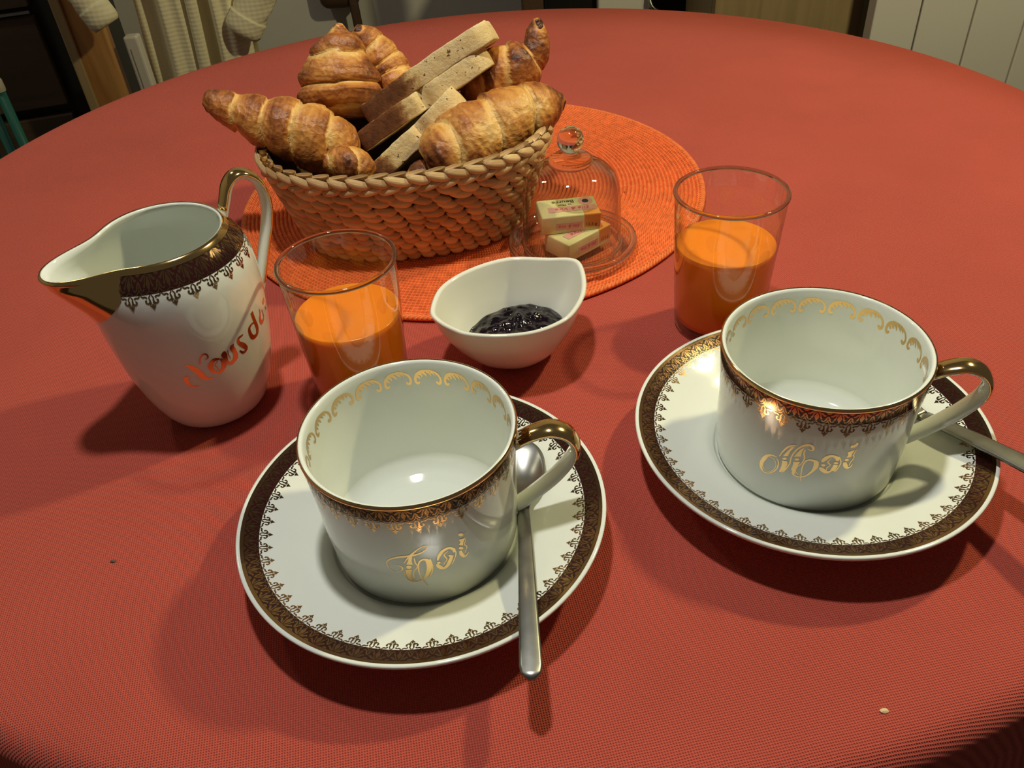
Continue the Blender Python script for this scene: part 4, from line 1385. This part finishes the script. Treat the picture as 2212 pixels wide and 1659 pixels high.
def make_basket():
    t = thing('bread_basket', 'oval woven straw basket full of croissants and bread', 'basket', (BC[0], BC[1], Z0))
    # backing wall
    seg = 96
    verts, faces = [], []
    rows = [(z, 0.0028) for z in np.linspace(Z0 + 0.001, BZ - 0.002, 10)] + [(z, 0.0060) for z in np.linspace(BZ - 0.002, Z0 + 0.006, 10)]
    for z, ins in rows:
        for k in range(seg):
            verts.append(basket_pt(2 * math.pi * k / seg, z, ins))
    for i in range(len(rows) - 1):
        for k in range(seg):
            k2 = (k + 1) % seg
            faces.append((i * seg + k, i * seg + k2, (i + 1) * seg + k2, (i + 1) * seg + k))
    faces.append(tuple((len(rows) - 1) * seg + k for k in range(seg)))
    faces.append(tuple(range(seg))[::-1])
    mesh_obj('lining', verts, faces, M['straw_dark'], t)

    places = []      # (matrix, mesh key, visible score)

    def place(a, z, key, tilt, rng, tipin=0.0, inset=0.0):
        p = basket_pt(a, z, inset)
        tng = (basket_pt(a + 0.01, z) - basket_pt(a - 0.01, z)).normalized()
        upw = (basket_pt(a, min(z + 0.004, BZ)) - basket_pt(a, min(z + 0.004, BZ) - 0.008)).normalized()
        outw = tng.cross(upw).normalized()
        up2 = outw.cross(tng).normalized()
        up2 = tng.cross(outw) * -1
        rot = Matrix((tng, outw, up2)).transposed()
        rot = rot @ Matrix.Rotation(tilt, 3, 'Y') @ Matrix.Rotation(tipin, 3, 'X')
        sc = 0.9 + 0.22 * rng.random()
        m = Matrix.Translation(p) @ rot.to_4x4() @ Matrix.Diagonal((sc, 1, 0.92 + 0.16 * rng.random(), 1))
        front = -outw.y * 0.9 + outw.z * 0.2 + 0.1 * outw.x
        places.append((m, key, front))
    rng = random.Random(3)
    meshes = {'scale': strand_mesh('strand', 0.0128, 0.0072, 0.0040), 'long': strand_mesh('long_strand', 0.0180, 0.0074, 0.0042), 'plait': strand_mesh('plait_strand', 0.0190, 0.0068, 0.0046)}
    per = 2 * math.pi * math.sqrt((BA ** 2 + BB ** 2) / 2)

    def angles(n, z, ph):
        # equal arc length round the oval
        pts = [basket_pt(2 * math.pi * k / 720, z) for k in range(721)]
        acc = [0.0]
        for a, b in zip(pts[:-1], pts[1:]):
            acc.append(acc[-1] + (b - a).length)
        return [np.interp(((k + ph) % n) / n * acc[-1], acc, [2 * math.pi * i / 720 for i in range(721)]) for k in range(n)]
    nrow = 11
    z_lo, z_hi = Z0 + 0.0040, BZ - 0.0150
    for r in range(nrow):
        z = z_lo + (z_hi - z_lo) * r / (nrow - 1)
        upper = r >= 6
        q = (z - Z0) / (BZ - Z0)
        n = int(round((0.40 + 0.13 * q) / (0.0128 if upper else 0.0098)))
        for a in angles(n, z, 0.5 * (r % 2) + rng.random() * 0.15):
            zz = z + (rng.random() - 0.5) * (0.0022 if upper else 0.0008)
            place(a, zz, 'long' if upper else 'scale', 0.26 + (rng.random() - 0.5) * (0.28 if upper else 0.12), rng, 0.38)
    n = 44
    for a in angles(n, BZ, 0.0):
        place(a, BZ - 0.0078, 'plait', -0.30 + (rng.random() - 0.5) * 0.06, rng, inset=-0.0012)
    for a in angles(n, BZ, 0.5):
        place(a, BZ - 0.0022, 'plait', 0.30 + (rng.random() - 0.5) * 0.06, rng, -0.3, inset=-0.0008)
    for a in angles(n, BZ, 0.25):
        place(a, BZ + 0.0004, 'plait', -0.20, rng, -1.25, inset=0.0024)
    places.sort(key=lambda q: -q[2])
    rest_v, rest_f = [], []
    for i, (m, key, fr) in enumerate(places):
        me = meshes[key]
        if i < 300:
            o = bpy.data.objects.new('strand', me)
            COL.objects.link(o)
            o.parent = t
            o.matrix_local = m
        else:
            b = len(rest_v)
            rest_v += [m @ v.co for v in me.vertices]
            rest_f += [[b + k for k in p.vertices] for p in me.polygons]
    rest = mesh_obj('woven_strands', rest_v, rest_f, M['straw'], t)
    rest['kind'] = 'stuff'


make_basket()


# ------------------------------------------------------------------ croissants
def croissant(key, label, bands, seed, mat, twist=0.3, seam0=0.0, flat=0.94):
    pts = CROISSANT[key]
    base = Vector(pts[0][:3]).lerp(Vector(pts[-1][:3]), 0.5)
    S = crom(pts, 16)
    n = len(S)
    ring = 56
    P = [Vector(s[:3]) for s in S]
    # arc length
    acc = [0.0]
    for a, b in zip(P[:-1], P[1:]):
        acc.append(acc[-1] + (b - a).length)
    T0 = (P[1] - P[0]).normalized()
    nrm = Vector((0, 0, 1))
    nrm = (nrm - T0 * nrm.dot(T0))
    if nrm.length < 0.2:
        nrm = Vector((0, -1, 0)) - T0 * Vector((0, -1, 0)).dot(T0)
    nrm.normalize()
    verts, bake = [], []
    for i in range(n):
        tn = (P[min(i + 1, n - 1)] - P[max(i - 1, 0)]).normalized()
        nrm = (nrm - tn * nrm.dot(tn)).normalized()
        bn = tn.cross(nrm)
        t = acc[i] / acc[-1]
        for k in range(ring):
            a = 2 * math.pi * k / ring
            ph = t * bands + seam0 + twist * math.sin(a + seed) + 0.16 * noise.noise(Vector((a * 0.9, t * 3, seed)))
            fr = ph - math.floor(ph)
            ix = math.floor(ph)
            # each layer swells, then breaks off sharply at its free edge
            lobe = math.sin(math.pi * min(1.0, fr * 0.98)) ** 0.5 if fr > 0.0 else 0.0
            saw = fr ** 0.8
            hsh = 0.5 + 0.5 * noise.noise(Vector((ix * 5.3 + seed, 1.7, 0.3)))
            r = max(S[i][3], 0.0016) * (0.83 + 0.16 * lobe + 0.10 * (saw - 0.5) + 0.06 * hsh)
            d = (nrm * math.cos(a) * flat + bn * math.sin(a))
            q = P[i] + d * r
            big = noise.noise(q * 38 + Vector((seed, 0, 0)))
            fine = noise.noise(q * 130 + Vector((0, seed, 0)))
            # fine pleats running round the roll
            wr = noise.noise(Vector((t * bands * 6 + seed, a * 1.1, ix * 3.3)))
            wr2 = noise.noise(Vector((t * bands * 15 + seed, a * 1.6, ix * 3.3)))
            r2 = r * (1 + 0.075 * big + 0.030 * fine + 0.040 * wr + 0.020 * wr2)
            verts.append(tuple(P[i] + d * r2 - base))
            bk = 0.44 + 0.22 * (lobe - 0.6) + 0.24 * (saw - 0.5) + 0.42 * big + 0.16 * wr2
            bk -= 0.34 * math.exp(-((fr - 0.05) / 0.10) ** 2)
            bk += 0.30 * math.exp(-(min(t, 1.0) / 0.09) ** 2)
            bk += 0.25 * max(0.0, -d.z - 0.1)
            bake.append(bk)
    faces = []
    for i in range(n - 1):
        for k in range(ring):
            k2 = (k + 1) % ring
            faces.append((i * ring + k, i * ring + k2, (i + 1) * ring + k2, (i + 1) * ring + k))
    faces.append(tuple(range(ring))[::-1])
    faces.append(tuple((n - 1) * ring + k for k in range(ring)))
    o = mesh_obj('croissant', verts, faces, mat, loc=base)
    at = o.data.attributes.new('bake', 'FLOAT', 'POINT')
    at.data.foreach_set('value', bake)
    return tag(o, label, 'croissant', 'croissants in the basket')


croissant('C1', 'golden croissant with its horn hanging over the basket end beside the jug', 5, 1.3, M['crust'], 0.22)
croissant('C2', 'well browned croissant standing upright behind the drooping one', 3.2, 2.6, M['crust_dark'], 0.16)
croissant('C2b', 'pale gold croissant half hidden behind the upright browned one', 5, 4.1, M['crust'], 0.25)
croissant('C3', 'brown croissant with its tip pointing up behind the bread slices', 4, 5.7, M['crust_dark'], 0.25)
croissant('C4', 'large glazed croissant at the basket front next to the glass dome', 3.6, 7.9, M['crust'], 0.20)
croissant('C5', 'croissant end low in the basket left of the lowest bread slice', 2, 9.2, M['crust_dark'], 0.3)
croissant('C6', 'dark croissant scrap tucked under the large glazed croissant', 2, 10.4, M['crust_dark'], 0.3)


# ------------------------------------------------------------------ bread slices
def bread(key, label, seed, brown_to, notch):
    A, B, th = BREAD[key]
    A, B = Vector(A), Vector(B)
    ex = (B - A).normalized()
    L = (B - A).length
    depth_dir = Vector((0.03, 0.935, -0.345))
    ey = (depth_dir - ex * depth_dir.dot(ex)).normalized()
    ez = ex.cross(ey).normalized()
    if ez.z < 0:
        ez = -ez
    Dp = 0.050
    # outline in the slice plane (x along, y into the basket): crust side with a notch below the domed top
    out = []

    def arc(cx, cy, r, a0, a1, n=6):
        for k in range(n + 1):
            a = a0 + (a1 - a0) * k / n
            out.append((cx + r * math.cos(a), cy + r * math.sin(a)))
    r = 0.007
    st = 0.0045
    arc(r, r, r, math.pi, 1.5 * math.pi)
    if notch:
        nx = L * notch
        for x in np.linspace(r + 0.005, nx - 0.008, 12):
            out.append((x, 0.0))
        arc(nx - 0.006, 0.006, 0.006, 1.5 * math.pi, 1.93 * math.pi, 5)
        out.append((nx + 0.001, st + 0.0035))
        arc(nx + 0.012, st + 0.0035 + 0.0035, 0.010, 1.25 * math.pi, 1.5 * math.pi, 4)
        for x in np.linspace(nx + 0.016, L - 0.016, 8):
            out.append((x, st - 0.003))
    else:
        for x in np.linspace(r + 0.005, L - 0.016, 20):
            out.append((x, 0.0))
    r2 = 0.013
    y0 = (st - 0.003) if notch else 0.0
    arc(L - r2, y0 + r2, r2, 1.5 * math.pi, 2 * math.pi, 8)
    for y in np.linspace(y0 + r2 + 0.01, Dp - r2, 6):
        out.append((L, y))
    arc(L - r2, Dp - r2, r2, 0, math.pi / 2, 6)
    for x in np.linspace(L - r2 - 0.01, r + 0.01, 8):
        out.append((x, Dp))
    arc(r, Dp - r, r, math.pi / 2, math.pi, 5)
    for y in np.linspace(Dp - r - 0.01, r + 0.008, 6):
        out.append((0.0, y))
    m = len(out)
    lay_z = [(-0.5, 0.0016), (-0.5, 0.0), (-0.44, -0.0004), (-0.22, -0.0006), (0.0, -0.0007), (0.22, -0.0006), (0.44, -0.0004), (0.5, 0.0), (0.5, 0.0016)]
    verts, bake, faces = [], [], []
    cx, cy = L / 2, Dp / 2
    base = A
    for li, (zq, ins) in enumerate(lay_z):
        for (x, y) in out:
            vx, vy = cx - x, cy - y
            l = math.hypot(vx, vy)
            x2, y2 = x + vx / l * ins, y + vy / l * ins
            w = noise.noise(Vector((x * 150 + seed, y * 150, zq * 3))) * 0.0006
            p = base + ex * x2 + ey * y2 + ez * (zq * th + w + 0.0018 * math.sin(x / L * 3 + seed) * (x / L)) + ey * (0.0004 * noise.noise(Vector((x * 300, zq * 8, seed))))
            verts.append(tuple(p - base))
            edge = 1.0 if 0 < li < len(lay_z) - 1 else 0.0
            run = 1 / (1 + math.exp(((x / L) - brown_to - 0.06 * noise.noise(Vector((zq * 4, seed, x * 60)))) * 28))
            bake.append(0.20 + edge * 0.55 * run + 0.10 * edge * (abs(zq) < 0.3))
    nl = len(lay_z)
    for li in range(nl - 1):
        for k in range(m):
            k2 = (k + 1) % m
            faces.append((li * m + k, li * m + k2, (li + 1) * m + k2, (li + 1) * m + k))
    # crumb faces
    for li, flip in ((0, True), (nl - 1, False)):
        c = len(verts)
        q = sum((Vector(verts[li * m + k]) for k in range(m)), Vector()) / m
        verts.append(tuple(q))
        bake.append(0.12)
        for k in range(m):
            k2 = (k + 1) % m
            faces.append((c, li * m + k2, li * m + k) if flip else (c, li * m + k, li * m + k2))
    o = mesh_obj('bread_slice', verts, faces, M['bread'], loc=base)
    at = o.data.attributes.new('bake', 'FLOAT', 'POINT')
    at.data.foreach_set('value', bake)
    return tag(o, label, 'bread', 'bread slices in the basket')


bread('A', 'uppermost of the three leaning seeded bread slices', 1.0, 0.40, 0)
bread('B', 'middle of the three leaning seeded bread slices', 2.0, 0.38, 0.50)
bread('C', 'lowest of the three leaning seeded bread slices touching the basket rim', 3.0, 0.20, 0.55)


# ------------------------------------------------------------------ things in the room behind the table
def yaw_box(name, label, cat, loc, rz):
    return thing(name, label, cat, loc, math.radians(rz))


# dark cabinet with a metal-lipped drawer
t = yaw_box('dark_cabinet', 'dark brown wooden cabinet standing behind the table at far left', 'cabinet', (-0.680, 1.38, -0.75), 14)
box_obj('body', (-0.62, 0.052, 0.02, 0.45, 0.0, 1.05), M['black'], t)
box_obj('door', (-0.60, -0.005, 0.0, 0.02, 0.600, 0.737), M['dark_wood'], t, bev=0.002)
d = box_obj('drawer', (-0.60, -0.005, 0.0, 0.02, 0.751, 0.95), M['dark_wood'], t, bev=0.002)
box_obj('handle_lip', (-0.60, -0.006, -0.006, 0.0, 0.7425, 0.7465), M['steel'], d)
box_obj('door', (-0.60, -0.005, 0.0, 0.02, 0.03, 0.585), M['dark_wood'], t, bev=0.002)

# oak post of a chair or shelf beside it
t = yaw_box('oak_upright', 'orange oak upright board beside the dark cabinet', 'furniture', (-0.583, 1.30, -0.75), 8)
box_obj('board', (-0.030, 0.030, 0.0, 0.030, 0.0, 1.0), M['oak'], t, bev=0.003)
box_obj('edge_strip', (-0.030, -0.016, -0.006, 0.0, 0.0, 1.0), M['beige_wood'], t, bev=0.002)

# white stick-like upright
t = yaw_box('white_rail', 'white painted rail beside the cream cardigan', 'furniture', (-0.520, 1.30, -0.75), 0)
box_obj('rail', (-0.0105, 0.0105, 0.0, 0.02, 0.0, 0.717), M['white_paint'], t, bev=0.003)
box_obj('groove', (-0.0045, -0.0030, -0.0004, 0.0, 0.0, 0.70), M['grey_paint'], t)


def cardigan():
    t = thing('knitted_cardigan', 'cream knitted cardigan hanging beyond the far table edge', 'cardigan', (-0.44, 1.34, -0.75))
    # body: two front panels with folds
    for side, (x0, x1) in (('front_panel', (-0.075, 0.015)), ('front_panel', (0.008, 0.082))):
        nu, nv = 40, 40
        verts, faces = [], []
        for back in (0, 1):
            for i in range(nu + 1):
                u = i / nu
                for j in range(nv + 1):
                    z = 0.30 + 0.70 * j / nv
                    x = x0 + (x1 - x0) * u + 0.008 * math.sin(z * 9 + u)
                    y = 0.010 * math.sin(u * 9 + 0.5 * math.sin(z * 7)) + 0.006 * math.sin(u * 19 + z * 4) - 0.014 * math.sin(math.pi * u) + back * 0.012
                    verts.append((x, y, z))
        N = (nu + 1) * (nv + 1)
        for i in range(nu):
            for j in range(nv):
                a, b = i * (nv + 1) + j, (i + 1) * (nv + 1) + j
                faces.append((a, b, b + 1, a + 1))
                faces.append((N + a, N + a + 1, N + b + 1, N + b))
        mesh_obj(side, verts, faces, M['knit'], t)
    # button band
    path = [(0.012 + 0.008 * math.sin(z * 9), -0.016, z) for z in np.linspace(0.3, 1.0, 30)]
    v, f = sweep(path, [(0, -1, 0)] * 30, lambda i, n: ring_section(0.009, 0.007, 10))
    mesh_obj('button_band', v, f, M['knit'], t)
    # sleeves with cuffs
    for pts, rad, nm in ((((0.055, 0.004, 1.00), (0.120, 0.0, 0.985), (0.168, -0.004, 0.93), (0.168, -0.008, 0.86), (0.145, -0.01, 0.80), (0.115, -0.015, 0.755), (0.092, -0.02, 0.722)), 0.026, 'sleeve'), (((-0.045, 0.0, 1.00), (-0.100, -0.050, 0.985), (-0.130, -0.076, 0.93), (-0.132, -0.078, 0.87), (-0.122, -0.074, 0.82), (-0.106, -0.078, 0.785), (-0.097, -0.080, 0.766)), 0.022, 'sleeve')):
        P = crom(pts, 10)
        v, f = sweep([tuple(p) for p in P], [(0, -1, 0.3)] * len(P), lambda i, n: [(rad * (1 + 0.06 * math.sin(5 * a + i * 0.7)) * math.cos(a), rad * 0.7 * math.sin(a)) for a in np.linspace(0, 2 * math.pi, 25)[:-1]])
        s = mesh_obj(nm, v, f, M['knit'], t)
        e = Vector(P[-1])
        dr = (Vector(P[-1]) - Vector(P[-4])).normalized()
        path = [e + dr * q for q in np.linspace(-0.006, 0.022, 9)]
        v, f = sweep(path, [(0, -1, 0.3)] * 9, lambda i, n: ring_section(rad * (1.06 - 0.5 * max(0, (i - 5) / 5) ** 2), rad * (0.78 - 0.4 * max(0, (i - 5) / 5) ** 2), 20))
        mesh_obj('cuff', v, f, M['knit'], s)


cardigan()

# leather bag hanging on the wall side
t = yaw_box('leather_bag', 'dark brown leather bag hanging behind the browned croissant', 'bag', (-0.325, 2.150, -0.75), 0)
bm = bmesh.new()
box_bm(bm, -0.060, 0.037, -0.026, 0.026, 0.516, 0.80, 0.024, 4)
bm_obj('pouch', bm, M['brown_leather'], t, True)
path = crom([(-0.012, 0.0, 0.79), (-0.012, 0.012, 0.90), (-0.012, 0.026, 1.02), (0.002, 0.012, 0.90), (0.012, -0.014, 0.70), (0.022, -0.026, 0.56), (0.026, -0.026, 0.44), (0.029, -0.020, 0.315)], 8)
v, f = sweep([tuple(p) for p in path], [(0.3, -1, 0)] * len(path), lambda i, n: ring_section(0.011, 0.0026, 8))
mesh_obj('strap', v, f, M['brown_leather'], t)
v, f = sweep([(-0.012, 0.05, 1.035), (-0.012, 0.02, 1.025), (-0.012, -0.005, 1.03), (-0.012, -0.012, 1.05)], [(1, 0, 0)] * 4, lambda i, n: ring_section(0.005, 0.005, 8))
mesh_obj('wall_hook', v, f, M['steel'], t)

# slim brown post, appliance and cupboards along the back
t = yaw_box('brown_post', 'slim dark brown post behind the table near the upright croissant tip', 'post', (0.0935, 1.60, -0.75), 0)
box_obj('shaft', (-0.0195, 0.0195, 0.0, 0.04, 0.0, 1.0), M['brown_leather'], t, bev=0.004)

t = yaw_box('white_cooker', 'pale enamel cooker with a black oven window behind the table', 'cooker', (0.27, 1.60, -0.75), 0)
box_obj('body', (-0.155, 0.125, 0.01, 0.5, 0.0, 0.85), M['black'], t)
bm = bmesh.new()
box_bm(bm, -0.06, 0.035, -0.012, 0.01, 0.45, 0.95, 0.004, 2)
bm_obj('door', bm, M['white_paint'], t)
box_obj('side_trim', (0.120, 0.158, -0.005, 0.02, 0.0, 0.9), M['grey_paint'], t, bev=0.002)
path = crom([(0.030, -0.010, 0.66), (0.034, -0.030, 0.625), (0.060, -0.034, 0.612), (0.085, -0.03, 0.608)], 6)
v, f = sweep([tuple(p) for p in path], [(0, -1, 0)] * len(path), lambda i, n: ring_section(0.004, 0.004, 8))
mesh_obj('handle', v, f, M['steel'], t)

t = yaw_box('beige_cupboard', 'beige wood-grain cupboard beside the white radiator', 'cupboard', (0.503, 1.38, -0.75), 0)
box_obj('body', (-0.135, 0.30, 0.02, 0.20, 0.0, 1.0), M['beige_wood'], t)
for k in range(1):
    box_obj('door', (-0.135, 0.30, 0.0, 0.02, 0.05, 0.98), M['beige_wood'], t, bev=0.002)

t = thing('panel_radiator', 'white radiator of tall flat panels beyond the table at right', 'radiator', (0.590, 1.30, -0.75))
box_obj('core', (0.004, 0.40, 0.030, 0.05, 0.10, 0.95), M['black'], t)
edges = [0.0, 0.072, 0.1555, 0.239, 0.3225, 0.406]
for e0, e1 in zip(edges[:-1], edges[1:]):
    box_obj('panel', (e0 + 0.0012, e1 - 0.0012, 0.0, 0.028, 0.08, 0.97), M['white_paint'], t, bev=0.002)

t = thing('folding_frame', 'teal folding frame with cream end caps in front of the dark cabinet', 'frame', (-0.74, 1.27, -0.75))
for k, (xx, yy, zt) in enumerate(((0.018, 0.0, 0.668), (-0.012, 0.012, 0.630), (-0.045, 0.02, 0.60))):
    v, f = lathe([(0, 0.0), (0.0075, 0.0), (0.0075, zt), (0, zt)], 16)
    p = mesh_obj('tube', v, f, M['teal'], t, loc=(xx, yy, 0))
    v, f = lathe([(0.0088, zt - 0.004), (0.0095, zt), (0.0092, zt + 0.012), (0.0070, zt + 0.016), (0, zt + 0.017)], 16)
    mesh_obj('end_cap', v, f, M['cream_plastic'], p)

# ------------------------------------------------------------------ crumbs on the cloth
def crumb(loc, size, label, mat):
    bm = bmesh.new()
    bmesh.ops.create_icosphere(bm, subdivisions=2, radius=size)
    for vv in bm.verts:
        vv.co = Vector((vv.co.x * 1.7, vv.co.y, max(vv.co.z * 0.6, -size * 0.3))) * (1 + 0.3 * noise.noise(vv.co * 900))
    tag(bm_obj('crumb', bm, mat, loc=loc), label, 'crumb', 'crumbs on the tablecloth')


crumb((0.1356, 0.1649, 0.0004), 0.0011, 'pale bread crumb on the cloth in the lower right of the picture', M['crumb'])
crumb((-0.2035, 0.2734, 0.0004), 0.0009, 'tiny dark crumb on the cloth between jug and saucer', M['brown_leather'])
crumb((0.1032, 0.6126, 0.0046), 0.0008, 'brown flake on the orange placemat beside the glass dome', M['lint'])
